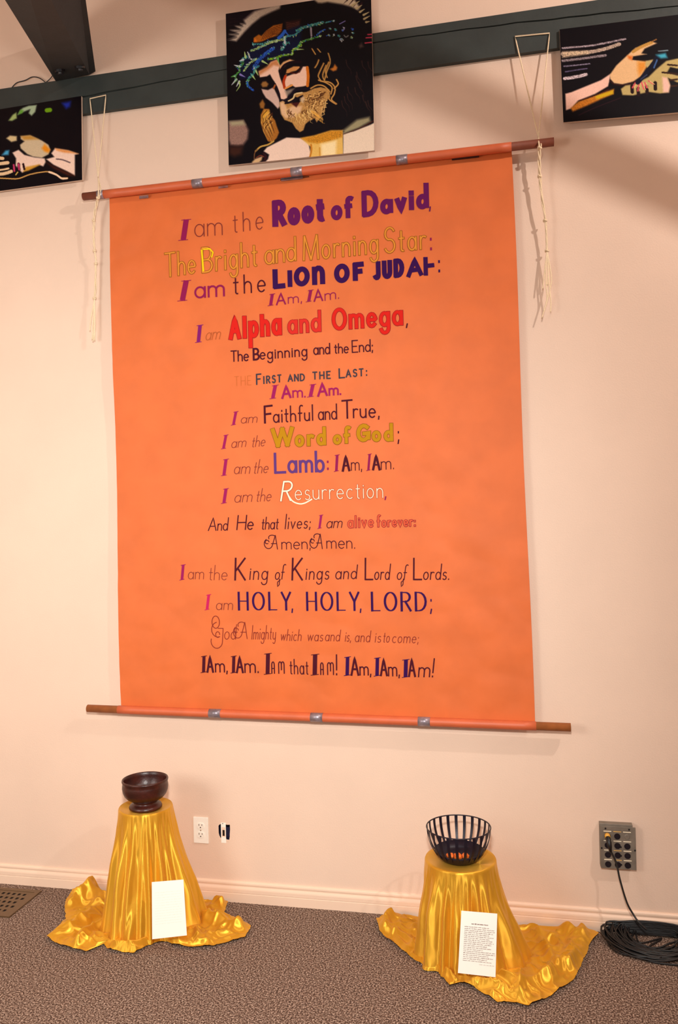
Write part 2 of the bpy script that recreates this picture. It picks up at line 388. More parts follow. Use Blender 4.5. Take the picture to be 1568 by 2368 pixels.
P = {'.': (.06, [[(.03, .10), (.03, -.02)]]), ',': (.08, [[(.06, .12), (.02, -.22)]]), ':': (.06, [[(.03, .12), (.03, -.02)], [(.03, .92), (.03, .78)]]),
     ';': (.08, [[(.06, .12), (.02, -.24)], [(.05, .92), (.05, .78)]]), '!': (.1, [[(.07, 2), (.04, .45)], [(.03, .1), (.03, -.02)]])}

def ribbon(pts, wfun):
    # flat ribbon along a 2-D polyline; width depends on stroke direction
    dp = [pts[0]]
    for p in pts[1:]:
        k = int(math.hypot(p[0] - dp[-1][0], p[1] - dp[-1][1]) // 7) + 1; a = dp[-1]
        dp += [(a[0] + (p[0] - a[0]) * i / k, a[1] + (p[1] - a[1]) * i / k) for i in range(1, k + 1)]
    pts = dp; n = len(pts)
    if n < 2: return [], []
    nor = []
    for i in range(n):
        a = pts[max(0, i - 1)]; b = pts[min(n - 1, i + 1)]
        closed = (abs(pts[0][0] - pts[-1][0]) + abs(pts[0][1] - pts[-1][1])) < 1e-6
        if closed and i in (0, n - 1): a = pts[n - 2]; b = pts[1]
        dx, dy = b[0] - a[0], b[1] - a[1]; l = math.hypot(dx, dy) or 1
        nor.append((-dy / l, dx / l))
    V = []; F = []
    for i, (x, y) in enumerate(pts):
        nx, ny = nor[i]
        k = 1.0
        if 0 < i < n - 1:
            ax, ay = pts[i][0] - pts[i - 1][0], pts[i][1] - pts[i - 1][1]; l = math.hypot(ax, ay) or 1
            c = abs(-ay / l * nx + ax / l * ny); k = min(1.8, 1 / max(c, .3))
        w = wfun(nx, ny) / 2 * k
        V += [(x + nx * w, y + ny * w), (x - nx * w, y - ny * w)]
    for i in range(n - 1): F.append((2 * i, 2 * i + 1, 2 * i + 3, 2 * i + 2))
    return V, F
def ext(pts, e):  # square off stroke ends
    (x0, y0), (x1, y1) = pts[0], pts[1]; l = math.hypot(x1 - x0, y1 - y0) or 1
    (u0, v0), (u1, v1) = pts[-2], pts[-1]; q = math.hypot(u1 - u0, v1 - v0) or 1
    if math.hypot(x0 - u1, y0 - v1) < 1e-6: return pts
    return [(x0 - (x1 - x0) / l * e, y0 - (y1 - y0) / l * e)] + list(pts[1:-1]) + [(u1 + (u1 - u0) / q * e, v1 + (v1 - v0) / q * e)]
def word_strokes(text, x0, yb0, x1, yb1, xh, cap, slant=0.0, gap=.22, space=.45, capw=1.0):
    # layout in units of x-height, then fitted between x0 and x1; photo pixels out
    pen = 0; items = []; cr = cap / xh
    for ch in text:
        if ch == ' ': pen += space; continue
        if ch in L: w, st = L[ch]; sc = 1; kind = 0
        elif ch in C: w, st = C[ch]; sc = cr * .78 * capw; kind = 1
        else: w, st = P[ch]; sc = 1; kind = 0
        items.append((pen, st, sc, kind)); pen += w * sc + gap
    total = max(pen - gap, .01); sx = (x1 - x0) / total
    out = []
    for pen, st, sc, kind in items:
        for s in st:
            q = []
            for (x, y) in s:
                yy = y * cap if kind else (y * xh if y <= 1 else xh + (y - 1) * (cap - xh))
                X = x0 + (pen + x * sc) * sx
                t = (X - x0) / max(1e-6, x1 - x0)
                yb = yb0 + (yb1 - yb0) * t
                q.append((X + slant * yy + .0245 * -yy, yb - yy))
            out.append(q)
    return out
INK = {}
def ink(rgb):
    if rgb not in INK: INK[rgb] = mat('ink_%d' % len(INK), rgb, 0.75, spec=.12)
    return INK[rgb]
class Line:
    def __init__(s): s.words = []
    def new(s, text): s.parts = {}; s.words.append((text, s.parts))
    def put(s, V, F, rgb, lay):
        a = s.parts.setdefault(rgb, ([], [])); k = len(a[0])
        for (x, y) in V:
            p = pt(x, y, SY); p = pt(x, y, sheet_y(p.x, p.z)); p.y -= .0014 + lay * .0005; a[0].append(p)
        a[1].extend(tuple(i + k for i in f) for f in F)
    def word(s, text, x0, yb0, x1, yb1, xh, cap, w, rgb, slant=0., contrast=0., outline=None, ow=1.6, gap=.22, inner=None, capw=1., cw=None, lay=0):
        if any(ch.isalpha() or ch in '$%@#~' for ch in text) or not s.words: s.new(text)
        st = word_strokes(text, x0, yb0, x1, yb1, xh, cap, slant, gap, capw=capw)
        for q in st:
            d = [q[0]]
            for p in q[1:]:
                if math.hypot(p[0] - d[-1][0], p[1] - d[-1][1]) > .25: d.append(p)
            if len(d) < 2: continue
            wf = lambda nx, ny, w=w: w * (1 - contrast + contrast * abs(nx))
            if outline:
                V, F = ribbon(ext(d, w / 2 + ow * .5), lambda a, b: wf(a, b) + 2 * ow); s.put(V, F, outline, 0)
                if inner is not False:
                    V, F = ribbon(ext(d, w / 2 - ow * .5), wf); s.put(V, F, rgb, 1)
            else:
                V, F = ribbon(ext(d, w * .35), wf); s.put(V, F, rgb, lay)
    def I(s, xt, yt, xb, yb, w, rgb, serif=True):
        s.new('I'); V, F = ribbon([(xt, yt), (xb, yb)], lambda a, b: w); s.put(V, F, rgb, 0)
        if serif:
            for (x, y) in ((xt, yt), (xb, yb)):
                s.put([(x - w * .95, y + .7), (x + w * .95, y - 1.5), (x + w * .95, y), (x - w * .95, y + 2.2)], [(0, 3, 2, 1)], rgb, 1)
    def poly(s, pts, rgb, w, lay=1):
        V, F = ribbon(pts, lambda a, b: w); s.put(V, F, rgb, lay)
    def done(s, label):
        for text, parts in s.words:
            V = []; F = []; mi = []; mats = []
            for rgb, (v, f) in parts.items():
                k = len(V); V += v; F += [tuple(i + k for i in q) for q in f]; mi += [len(mats)] * len(f); mats.append(ink(rgb))
            o = addp('lettered_word', (V, F), None, ban)
            for c, d in (('$', 'A'), ('%', 'G'), ('@', 'A'), ('#', 'M'), ('~', 'H')): text = text.replace(c, d)
            o['label'] = 'letters ' + text.strip('.,;:!') + ' in the ' + label
            for m_ in mats: o.data.materials.append(m_)
            for p_, i in zip(o.data.polygons, mi): p_.material_index = i
MAR = (138, 24, 78); BRN = (128, 52, 44); PUR = (98, 20, 84); DK = (72, 16, 34); NAV = (52, 10, 74)
l = Line(); l.I(431, 508, 424, 555, 12, MAR); l.word('am', 451, 548, 515, 543, 28, 40, 2.2, BRN); l.word('the', 540, 538, 609, 529, 28, 44, 2.2, BRN, gap=.5)
l.word('Root', 637, 520, 746, 506, 28, 50, 14, PUR, gap=.6, capw=.9); l.word('of', 771, 505, 812, 500, 24, 42, 11, PUR, gap=.5)
l.word('David', 843, 497, 987, 477, 24, 50, 12, PUR, gap=.52, capw=.85); l.word(',', 993, 482, 996, 482, 28, 40, 3, PUR)
l.done('purple and brown line reading I am the Root of David')
GO = (196, 142, 26); GD = (148, 92, 24)
l = Line(); OR = (220, 140, 52); YE = (240, 205, 20)
l.word('The', 383, 641, 452, 631, 29, 54, 2.8, OR, outline=GD, ow=1.4, gap=.3); l.word('Bright', 469, 630, 594, 614, 31, 56, 3.0, OR, outline=GD, ow=1.4, gap=.36)
l.word('and', 614, 611, 684, 602, 29, 54, 3.0, OR, outline=GD, ow=1.4); l.word('Morning', 703, 602, 874, 585, 30, 55, 3.0, OR, outline=GD, ow=1.4, gap=.36)
l.word('Star', 890, 584, 984, 575, 29, 56, 3.0, OR, outline=GD, ow=1.4, gap=.36); l.word(':', 996, 577, 998, 577, 28, 40, 4, MAR)
l.poly([(467, 578), (471, 628)], YE, 4, 3); l.poly([(470, 577), (486, 576), (493, 584), (490, 596)], YE, 3, 3)
l.done('gold outlined line reading The Bright and Morning Star')
l = Line(); l.I(431, 649, 422, 695, 12, MAR); l.word('am', 452, 689, 519, 684, 24, 40, 4.4, MAR); l.word('the', 541, 680, 614, 674, 26, 42, 3.2, DK, gap=.5)
l.word('L', 637, 663, 656, 661, 36, 36, 12, NAV, gap=.1); l.word('i', 670, 660, 672, 660, 24, 38, 11, NAV); l.word('O', 686, 658, 711, 655, 30, 34, 12, NAV)
l.word('n', 728, 655, 747, 653, 34, 36, 12, NAV); l.word('OF', 779, 650, 838, 644, 30, 33, 12, NAV, gap=.5)
l.word('JUD', 868, 643, 930, 636, 30, 34, 11, NAV, gap=.55); l.word('A', 945, 638, 974, 634, 30, 34, 10, NAV); l.word('~', 985, 634, 1003, 632, 34, 36, 10, NAV)
l.word(':', 1015, 628, 1017, 628, 27, 40, 4, NAV)
l.done('navy and maroon line reading I am the Lion of Judah')
l = Line(); l.I(630, 680, 626, 706, 7, MAR); l.word('A', 640, 705, 660, 703, 20, 25, 3.6, MAR); l.word('m,', 667, 702, 698, 699, 14, 25, 2.2, MAR)
l.I(719, 671, 714, 697, 7, MAR); l.word('A', 727, 697, 746, 695, 20, 26, 3.6, MAR); l.word('m.', 752, 695, 784, 690, 15, 25, 2.2, MAR)
l.done('small maroon line reading I Am, I Am under the lion line')
l = Line(); RED = (208, 32, 24); DR = (150, 20, 30); MG = (150, 26, 88)
l.I(463, 752, 459, 791, 8, (125, 25, 105)); l.word('am', 475, 787, 508, 784, 17, 30, 1.6, (170, 84, 44), slant=.25)
l.word('Alpha', 534, 782, 648, 771, 31, 44, 8.5, RED, outline=DR, ow=1.1, gap=.5); l.word('and', 669, 770, 740, 764, 26, 44, 6.5, (206, 44, 36), outline=DR, ow=1.1, gap=.4)
l.word('Omega', 772, 761, 929, 749, 28, 44, 7.2, RED, outline=DR, ow=1.1, gap=.42); l.word(',', 939, 752, 943, 752, 26, 30, 3, DK)
l.done('red line reading I am Alpha and Omega')
l = Line(); l.word('The', 535, 836, 575, 834, 15, 24, 2.8, DK); l.word('B', 587, 832, 599, 831, 14, 25, 4.4, DK); l.word('eginning', 602, 831, 710, 823, 15, 23, 2.8, DK, gap=.3)
l.word('and', 726, 820, 763, 818, 15, 24, 2.8, DK); l.word('the', 774, 817, 806, 816, 14, 22, 2.6, DK); l.word('End;', 815, 815, 862, 812, 15, 27, 2.6, DK)
l.done('dark maroon line reading The Beginning and the End')
l = Line(); SL = (62, 56, 66); l.word('THE', 543, 892, 581, 890, 18, 21, 1.4, (196, 104, 52), gap=.3); l.word('F', 594, 889, 604, 888, 20, 23, 3.4, SL); l.word('IRST', 610, 887, 650, 883, 14, 16, 3.2, SL, gap=.45)
l.word('AND', 667, 882, 704, 880, 13, 15, 3.2, SL, gap=.35); l.word('THE', 724, 877, 764, 875, 14, 16, 3.2, SL, gap=.4); l.word('L', 785, 874, 797, 873, 18, 21, 3.4, SL); l.word('AST', 801, 872, 840, 869, 14, 16, 3.2, SL, gap=.4)
l.word(':', 847, 868, 849, 868, 12, 16, 3, SL); l.done('slate grey line reading The First and the Last')
l = Line(); l.I(637, 891, 631, 921, 8, MG); l.word('A', 653, 921, 672, 919, 20, 27, 5, MG); l.word('m.', 678, 919, 706, 918, 15, 25, 3.4, MG)
l.I(724, 889, 718, 917, 8, MG); l.word('A', 736, 916, 756, 914, 20, 28, 5, MG); l.word('m.', 762, 914, 788, 912, 15, 25, 4, MG); l.done('magenta line reading I Am, I Am under the first and last line')
l = Line(); l.I(546, 952, 540, 982, 6, MG); l.word('am', 557, 979, 594, 977, 13, 24, 1.5, BRN, slant=.2)
l.word('F', 613, 978, 630, 976, 30, 38, 4.6, DK); l.word('aithful', 633, 977, 724, 972, 18, 36, 3, DK, gap=.3); l.word('and', 737, 971, 779, 969, 18, 35, 2.8, DK)
l.word('T', 792, 968, 815, 966, 30, 41, 4, DK); l.word('rue,', 818, 966, 877, 965, 20, 36, 3.2, DK, gap=.28); l.done('dark maroon line reading I am Faithful and True')
l = Line(); MU = (180, 128, 14); MO = (128, 78, 16)
l.I(523, 1006, 517, 1037, 6, MG); l.word('am', 535, 1036, 568, 1033, 14, 24, 1.5, BRN, slant=.2); l.word('the', 582, 1034, 612, 1031, 14, 26, 1.5, BRN, slant=.2)
l.word('W', 632, 1031, 676, 1027, 28, 36, 9, MU, outline=MO, ow=1); l.word('ord', 686, 1030, 751, 1026, 20, 36, 7.5, MU, outline=MO, ow=1, gap=.55)
l.word('of', 774, 1025, 807, 1022, 16, 34, 7, MU, outline=MO, ow=1, gap=.5); l.word('G', 829, 1019, 853, 1016, 28, 33, 8.5, MU, outline=MO, ow=1); l.word('od', 864, 1018, 906, 1017, 18, 35, 7.5, MU, outline=MO, ow=1, gap=.6)
l.word(';', 920, 1020, 923, 1020, 24, 30, 3, DK); l.done('mustard yellow line reading I am the Word of God')
l = Line(); BP = (92, 54, 118)
l.I(523, 1062, 518, 1099, 7, MG); l.word('am', 541, 1096, 577, 1095, 16, 26, 1.6, BRN, slant=.2); l.word('the', 586, 1095, 619, 1093, 15, 32, 1.6, BRN, slant=.2)
l.word('L', 637, 1093, 660, 1092, 30, 44, 6, BP); l.word('amb', 668, 1092, 749, 1090, 25, 46, 6, BP, gap=.32); l.word(':', 757, 1085, 760, 1085, 20, 30, 4, MAR)
l.I(780, 1052, 778, 1089, 6, MAR); l.word('A', 793, 1089, 808, 1088, 22, 34, 5.5, DK, contrast=.3); l.word('m,', 813, 1088, 837, 1087, 18, 30, 2, DK)
l.I(855, 1050, 852, 1087, 5, MAR); l.word('A', 863, 1086, 878, 1086, 22, 33, 5.5, DK, contrast=.3); l.word('m.', 882, 1086, 911, 1084, 18, 30, 2, DK); l.done('violet and maroon line reading I am the Lamb, I Am, I Am')
l = Line(); WH = (250, 226, 200)
l.I(523, 1130, 518, 1163, 7, MG); l.word('am', 542, 1162, 582, 1160, 16, 26, 1.6, BRN, slant=.2); l.word('the', 592, 1160, 626, 1158, 15, 30, 1.6, BRN, slant=.2)
l.word('R', 650, 1158, 672, 1157, 30, 44, 3.6, WH, slant=.18, outline=(150, 60, 40), ow=.8)
l.poly(smoothpath([(664, 1140, 0), (676, 1158, 0), (692, 1165, 0), (706, 1163, 0), (722, 1154, 0)], 6) and [(p.x, p.y) for p in smoothpath([(664, 1140, 0), (676, 1158, 0), (692, 1165, 0), (706, 1163, 0), (722, 1154, 0)], 6)], WH, 3)
l.word('esurrection', 683, 1156, 886, 1151, 22, 38, 1.7, WH, outline=(176, 76, 48), ow=.9, gap=.3); l.word(',', 890, 1151, 893, 1151, 20, 26, 3, MAR); l.done('white outlined line reading I am the Resurrection')
l = Line(); sl = .12
l.word('And', 482, 1227, 526, 1226, 15, 29, 2.2, DK, slant=sl); l.word('He', 548, 1225, 585, 1224, 17, 33, 2.6, DK, slant=sl); l.word('that', 605, 1224, 643, 1223, 15, 28, 2.2, DK, slant=sl)
l.word('lives;', 659, 1223, 717, 1221, 16, 34, 2.2, DK, slant=sl, gap=.3); l.I(743, 1191, 739, 1221, 5, MG); l.word('am', 755, 1221, 790, 1220, 15, 26, 1.8, DK, slant=.2)
l.word('alive', 806, 1220, 863, 1218, 15, 26, 2.4, (214, 92, 56), outline=(150, 34, 46), ow=1.3, gap=.42); l.word('forever:', 873, 1218, 960, 1216, 13, 26, 2.4, (214, 92, 56), outline=(150, 34, 46), ow=1.3, gap=.42)
l.done('dark line reading And He that lives, I am alive forever')
l = Line(); l.word('$', 619, 1270, 651, 1270, 26, 32, 1.9, DK); l.word('men,', 652, 1270, 718, 1269, 16, 28, 1.9, DK); l.word('$', 724, 1269, 754, 1269, 26, 34, 1.9, DK); l.word('men.', 756, 1268, 821, 1268, 17, 28, 1.9, DK)
l.done('thin swirling line reading Amen, Amen')
l = Line(); l.I(424, 1306, 421, 1340, 6, MG); l.word('am', 435, 1339, 471, 1339, 16, 28, 1.5, BRN, slant=.1); l.word('the', 483, 1341, 525, 1341, 17, 34, 1.5, BRN, slant=.1)
l.word('K', 544, 1341, 567, 1341, 30, 50, 4, DK, slant=.05); l.word('ing', 577, 1340, 618, 1340, 19, 30, 2.3, DK, slant=.12, gap=.35); l.word('of', 636, 1340, 656, 1339, 16, 34, 2.1, DK, slant=.15)
l.word('K', 676, 1341, 699, 1341, 30, 50, 4, DK, slant=.05); l.word('ings', 707, 1340, 760, 1339, 18, 30, 2.3, DK, slant=.12, gap=.35); l.word('and', 776, 1339, 824, 1338, 17, 32, 2.2, DK, slant=.12, gap=.3)
l.word('L', 845, 1340, 862, 1340, 30, 49, 3.6, DK, slant=.03); l.word('ord', 866, 1340, 900, 1340, 17, 36, 2.3, DK, slant=.12, gap=.3); l.word('of', 918, 1340, 939, 1340, 16, 34, 2.1, DK, slant=.15)
l.word('L', 957, 1340, 975, 1340, 30, 49, 3.6, DK, slant=.03); l.word('ords.', 979, 1340, 1038, 1340, 17, 36, 2.3, DK, slant=.12, gap=.3)
for x in (641, 927): l.poly([(x + 6, 1338), (x + 5, 1352), (x + 1, 1356), (x + 1, 1346), (x + 8, 1340)], DK, 1.8)
l.done('dark maroon line reading I am the King of Kings and Lord of Lords')
l = Line(); l.I(483, 1375, 479, 1409, 6, (190, 30, 90)); l.word('am', 500, 1410, 538, 1410, 15, 24, 1.5, BRN, slant=.1)
l.word('HOLY', 553, 1410, 672, 1410, 30, 40, 5, NAV, contrast=.55, gap=.4); l.word(',', 675, 1411, 677, 1411, 24, 26, 3, NAV)
l.word('HOLY', 711, 1411, 830, 1411, 30, 41, 5, NAV, contrast=.55, gap=.4); l.word(',', 833, 1411, 835, 1411, 24, 26, 3, NAV)
l.word('LORD', 861, 1412, 985, 1412, 30, 42, 5.4, NAV, contrast=.55, gap=.4); l.word(';', 995, 1412, 999, 1412, 28, 32, 3, NAV); l.done('large navy line reading I am Holy, Holy, Lord')
l = Line(); TH = (126, 40, 34)
l.word('%', 490, 1477, 518, 1477, 36, 48, 1.6, TH); l.word('od', 519, 1478, 545, 1478, 17, 34, 1.5, TH, slant=.1); l.word('$', 548, 1477, 581, 1477, 30, 38, 1.6, TH); l.word('lmighty', 582, 1478, 637, 1478, 16, 32, 1.5, TH, slant=.1, gap=.3)
for (t, a, b, y) in (('which', 649, 696, 1481), ('was', 711, 746, 1482), ('and', 752, 785, 1482), ('is,', 798, 811, 1483), ('and', 821, 855, 1484), ('is', 867, 880, 1485), ('to', 886, 900, 1485), ('come;', 907, 967, 1486)):
    l.word(t, a, y, b, y + (b - a) * .012, 14, 26, 1.5, TH, slant=.15, gap=.3)
l.done('thin script line reading God Almighty which was and is, and is to come')
l = Line()
for (xi, w_, yt, yb) in ((471, 7, 1517, 1554), (540, 7, 1517, 1555), (619, 9, 1511, 1558), (728, 10, 1513, 1560), (803, 8, 1519, 1561), (872, 8, 1521, 1562), (938, 9, 1525, 1565)):
    l.I(xi + 1, yt, xi, yb, w_, NAV if xi > 790 else DK)
for (a, b, y, c) in ((480, 493, 1554, 36), (548, 562, 1555, 36), (813, 829, 1561, 40), (881, 895, 1562, 38), (946, 960, 1564, 40)):
    l.word('A', a, y, b, y, 24, c, 4.6, DK)
for (t, a, b, y, h) in (('m,', 499, 526, 1554, 19), ('m.', 567, 598, 1555, 20), ('m,', 833, 858, 1561, 19), ('m,', 899, 924, 1563, 20), ('m!', 968, 1002, 1565, 21)):
    l.word(t, a, y, b, y, h, h * 2, 2.9, DK, slant=.1 if '!' in t else 0)
l.word('@', 629, 1557, 641, 1557, 26, 27, 2.5, DK, gap=.1); l.word('#', 645, 1557, 659, 1557, 26, 27, 2.5, DK); l.word('that', 671, 1558, 713, 1559, 19, 34, 2.3, DK, gap=.35)
l.word('@', 742, 1560, 754, 1560, 26, 28, 2.5, DK, gap=.1); l.word('#', 758, 1560, 773, 1560, 26, 28, 2.5, DK); l.word('!', 778, 1560, 780, 1560, 24, 46, 3, DK)
l.done('bottom dark line reading I Am that I Am repeated')

# ---------------------------------------------------------------- cords that hold the banner
def cord(name, label, top_l, top_r, meet, knot, spine, tails, ydir):
    t = thing(name, label, 'cord', pt(*knot, -.075), 'white cords holding the banner')
    yb = BY - .004
    lp = smoothpath([pt(*meet, -.05), pt((meet[0] + top_l[0]) / 2, (meet[1] + top_l[1]) / 2, -.038), pt(*top_l, yb)], 6)
    rp = smoothpath([pt(*top_r, yb), pt((meet[0] + top_r[0]) / 2, (meet[1] + top_r[1]) / 2, -.038), pt(*meet, -.05)], 6)
    addp('loop', tubevf(lp + rp[:], .0026, 6), M['cord'], t, True)
    addp('wrap', tubevf(smoothpath([pt(*meet, -.05), pt(meet[0] + 1, (meet[1] + knot[1]) / 2, -.074), pt(*knot, -.076)], 5), .003, 6), M['cord'], t, True)
    addp('wrap', tubevf(smoothpath([pt(*meet, -.05), pt(meet[0] + 6, (meet[1] + knot[1]) / 2 + 2, -.068), pt(knot[0] + 3, knot[1] - 2, -.075)], 5), .0026, 6), M['cord'], t, True)
    # braided tail: three strands twisting round the spine
    sp = smoothpath([pt(x, y, -.06 + .03 * min(1, i / 3)) for i, (x, y) in enumerate(spine)], 14)
    N = len(sp)
    for s_ in range(3):
        pts = []
        for i, p in enumerate(sp):
            a = i * .42 + s_ * 2 * PI / 3
            amp = .0032 + .0018 * math.sin(i * .11 + s_)
            pts.append(p + Vector((math.cos(a) * amp, math.sin(a) * amp * .8, 0)))
        addp('strand', tubevf(pts, .0026, 6), M['cord'], t, True)
    for i in range(1, len(spine)):
        p = sp[min(N - 1, i * 14)] if i else sp[0]
        kv = []
        for q in range(10):
            a = 2 * PI * q / 10; kv.append(p + Vector((math.cos(a) * .0065, math.sin(a) * .0065, .003 * math.sin(2 * a))))
        addp('knot', tubevf(kv, .0032, 6, closed=True), M['cord'], t, True)
    kv = [pt(*knot, -.077) + Vector((math.cos(a) * .006, math.sin(a) * .006, .004 * math.sin(2 * a))) for a in [2 * PI * q / 10 for q in range(10)]]
    addp('knot', tubevf(kv, .0035, 6, closed=True), M['cord'], t, True)
    for tl in tails:
        addp('tassel', tubevf(smoothpath([pt(x, y, -.032) for x, y in tl], 6), .0026, 6), M['cord'], t, True)
    return t
cord('hanging_cord', 'white cord looped over the beam at the left end of the top rod', (208, 228), (245, 220), (227, 410), (227, 458),
     [(227, 458), (217, 510), (219, 580), (222, 610), (219, 690)],
     [[(219, 690), (210, 740), (208, 765)], [(219, 690), (216, 730), (213, 785)], [(219, 690), (220, 740), (219, 788)], [(219, 690), (218, 760), (215, 790)]], 1)
cord('hanging_cord', 'white cord looped over the beam at the right end of the top rod', (1191, 84), (1271, 77), (1245, 318), (1248, 342),
     [(1248, 342), (1248, 408), (1261, 510), (1265, 580)],
     [[(1265, 580), (1258, 640), (1255, 668)], [(1265, 580), (1275, 640), (1272, 668), (1264, 700), (1253, 735)], [(1265, 580), (1262, 640), (1265, 690), (1257, 720)], [(1265, 580), (1270, 660), (1274, 695), (1273, 722)], [(1265, 580), (1268, 620), (1266, 660)]], 1)
w1 = addp('beam_wire', tubevf(smoothpath([pt(25, 206, -.008), pt(38, 192, -.010), pt(58, 186, -.012), pt(75, 178, -.014), pt(92, 181, -.012), pt(107, 192, -.009)], 6), .0022, 6), M['rafter'], thing('stray_wire', 'thin dark wire poking up above the beam beside the timber', 'wire', pt(70, 190, -.01)), True)
addp('beam_wire', tubevf(smoothpath([pt(107, 190, -.009), pt(116, 182, -.013), pt(122, 174, -.02)], 6), .002, 6), M['rafter'], w1.parent, True)

# ---------------------------------------------------------------- printed pictures (colour laid on the board's face)
class Paint:
    def __init__(s, corners, nu, nv, base):
        s.nu, s.nv = nu, nv
        a = np.linspace(0, 1, nu + 1)[None, :]; b = np.linspace(0, 1, nv + 1)[:, None]
        (x0, y0), (x1, y1), (x2, y2), (x3, y3) = corners   # TL TR BR BL (photo measurements)
        s.X = (x0 * (1 - a) + x1 * a) * (1 - b) + (x3 * (1 - a) + x2 * a) * b
        s.Y = (y0 * (1 - a) + y1 * a) * (1 - b) + (y3 * (1 - a) + y2 * a) * b
        s.C = np.ones(s.X.shape + (3,)) * np.array(base, float)
        s.t = (0, 0, 1)
        rs = np.random.RandomState(3); s.N = rs.rand(*s.X.shape)
    def at(s, ox, oy, k): s.t = (ox, oy, k)
    def tr(s, pts): ox, oy, k = s.t; return [(ox + x / k, oy + y / k) for x, y in pts]
    def blend(s, m, rgb, noise_=0.0):
        c = np.array(rgb, float)
        if noise_: c = c * (1 - noise_ + 2 * noise_ * s.N[..., None])
        s.C = s.C * (1 - m[..., None]) + c * m[..., None]
    def poly(s, pts, rgb, soft=0.0, noise_=.03, wob=0):
        P_ = s.tr(pts); X = s.X; Y = s.Y; inside = np.zeros(X.shape, bool); n = len(P_); dist = np.full(X.shape, 1e9)
        for i in range(n):
            (xa, ya), (xb, yb) = P_[i], P_[(i + 1) % n]
            if ya != yb:
                c = ((ya > Y) != (yb > Y)) & (X < (xb - xa) * (Y - ya) / (yb - ya) + xa); inside ^= c
            dx, dy = xb - xa, yb - ya; l2 = dx * dx + dy * dy + 1e-9
            t = np.clip(((X - xa) * dx + (Y - ya) * dy) / l2, 0, 1)
            dist = np.minimum(dist, np.hypot(X - xa - t * dx, Y - ya - t * dy))
        sd = np.where(inside, dist, -dist); w = max(soft, .6)
        s.blend(np.clip(sd / w * .5 + .5, 0, 1), rgb, noise_)
    def stroke(s, pts, rgb, w, taper=False, smooth=True, soft=.8, noise_=.04, dash=0):
        P_ = s.tr(pts)
        if smooth and len(P_) > 2: P_ = [(p.x, p.y) for p in smoothpath([(x, y, 0) for x, y in P_], 5)]
        w = w / s.t[2] / 2; n = len(P_) - 1; m = np.zeros(s.X.shape)
        for i in range(n):
            (xa, ya), (xb, yb) = P_[i], P_[i + 1]; dx, dy = xb - xa, yb - ya; l2 = dx * dx + dy * dy + 1e-9
            t = np.clip(((s.X - xa) * dx + (s.Y - ya) * dy) / l2, 0, 1)
            d = np.hypot(s.X - xa - t * dx, s.Y - ya - t * dy)
            ww = w * (1 - .8 * (i + t) / n) if taper else w
            m = np.maximum(m, np.clip((ww - d) / soft + .5, 0, 1))
        if dash: m = m * np.clip((s.N - dash) * 3, 0, 1)
        s.blend(m, rgb, noise_)
    def build(s, name, tl, tr, br, bl, parent):
        nu, nv = s.nu, s.nv; V = []
        a = np.linspace(0, 1, nu + 1)[None, :, None]; b = np.linspace(0, 1, nv + 1)[:, None, None]
        Pm = (np.array(tl) * (1 - a) + np.array(tr) * a) * (1 - b) + (np.array(bl) * (1 - a) + np.array(br) * a) * b
        base = np.array(parent.location)
        V = (Pm - base).reshape(-1, 3)
        i, j = np.meshgrid(np.arange(nu), np.arange(nv)); k = (j * (nu + 1) + i).ravel()
        F = np.stack([k, k + nu + 1, k + nu + 2, k + 1], 1)
        me = bpy.data.meshes.new(name); me.from_pydata(V.tolist(), [], F.tolist()); me.update(); me.materials.append(M['print'])
        ca = me.color_attributes.new('Col', 'FLOAT_COLOR', 'POINT')
        c = np.clip(s.C, 0, 255) / 255; lin = np.where(c <= .04045, c / 12.92, ((c + .055) / 1.055) ** 2.4)
        buf = np.ones((lin.shape[0] * lin.shape[1], 4), np.float32); buf[:, :3] = lin.reshape(-1, 3)
        ca.data.foreach_set('color', buf.ravel())
        o = bpy.data.objects.new(name, me); COL.objects.link(o); o.parent = parent; return o
PY = BY - .012
def poster(name, label, corners, nu, nv, painter, group=None):
    tl, tr, br, bl = [pt(x, y, PY) for x, y in corners]
    t = thing(name, label, 'poster', (tl + tr + br + bl) / 4, group)
    th = Vector((0, .010, 0)); e = Vector((0, .0006, 0))
    A = [tl + e, tr + e, br + e, bl + e]; B = [a + th for a in A]
    addp('board', (A + B, [(0, 3, 2, 1), (4, 5, 6, 7), (0, 1, 5, 4), (1, 2, 6, 5), (2, 3, 7, 6), (3, 0, 4, 7)]), M['board'], t)
    p = Paint(corners, nu, nv, (7, 3, 10)); painter(p); p.build('printed_face', tl, tr, br, bl, t)
    return t

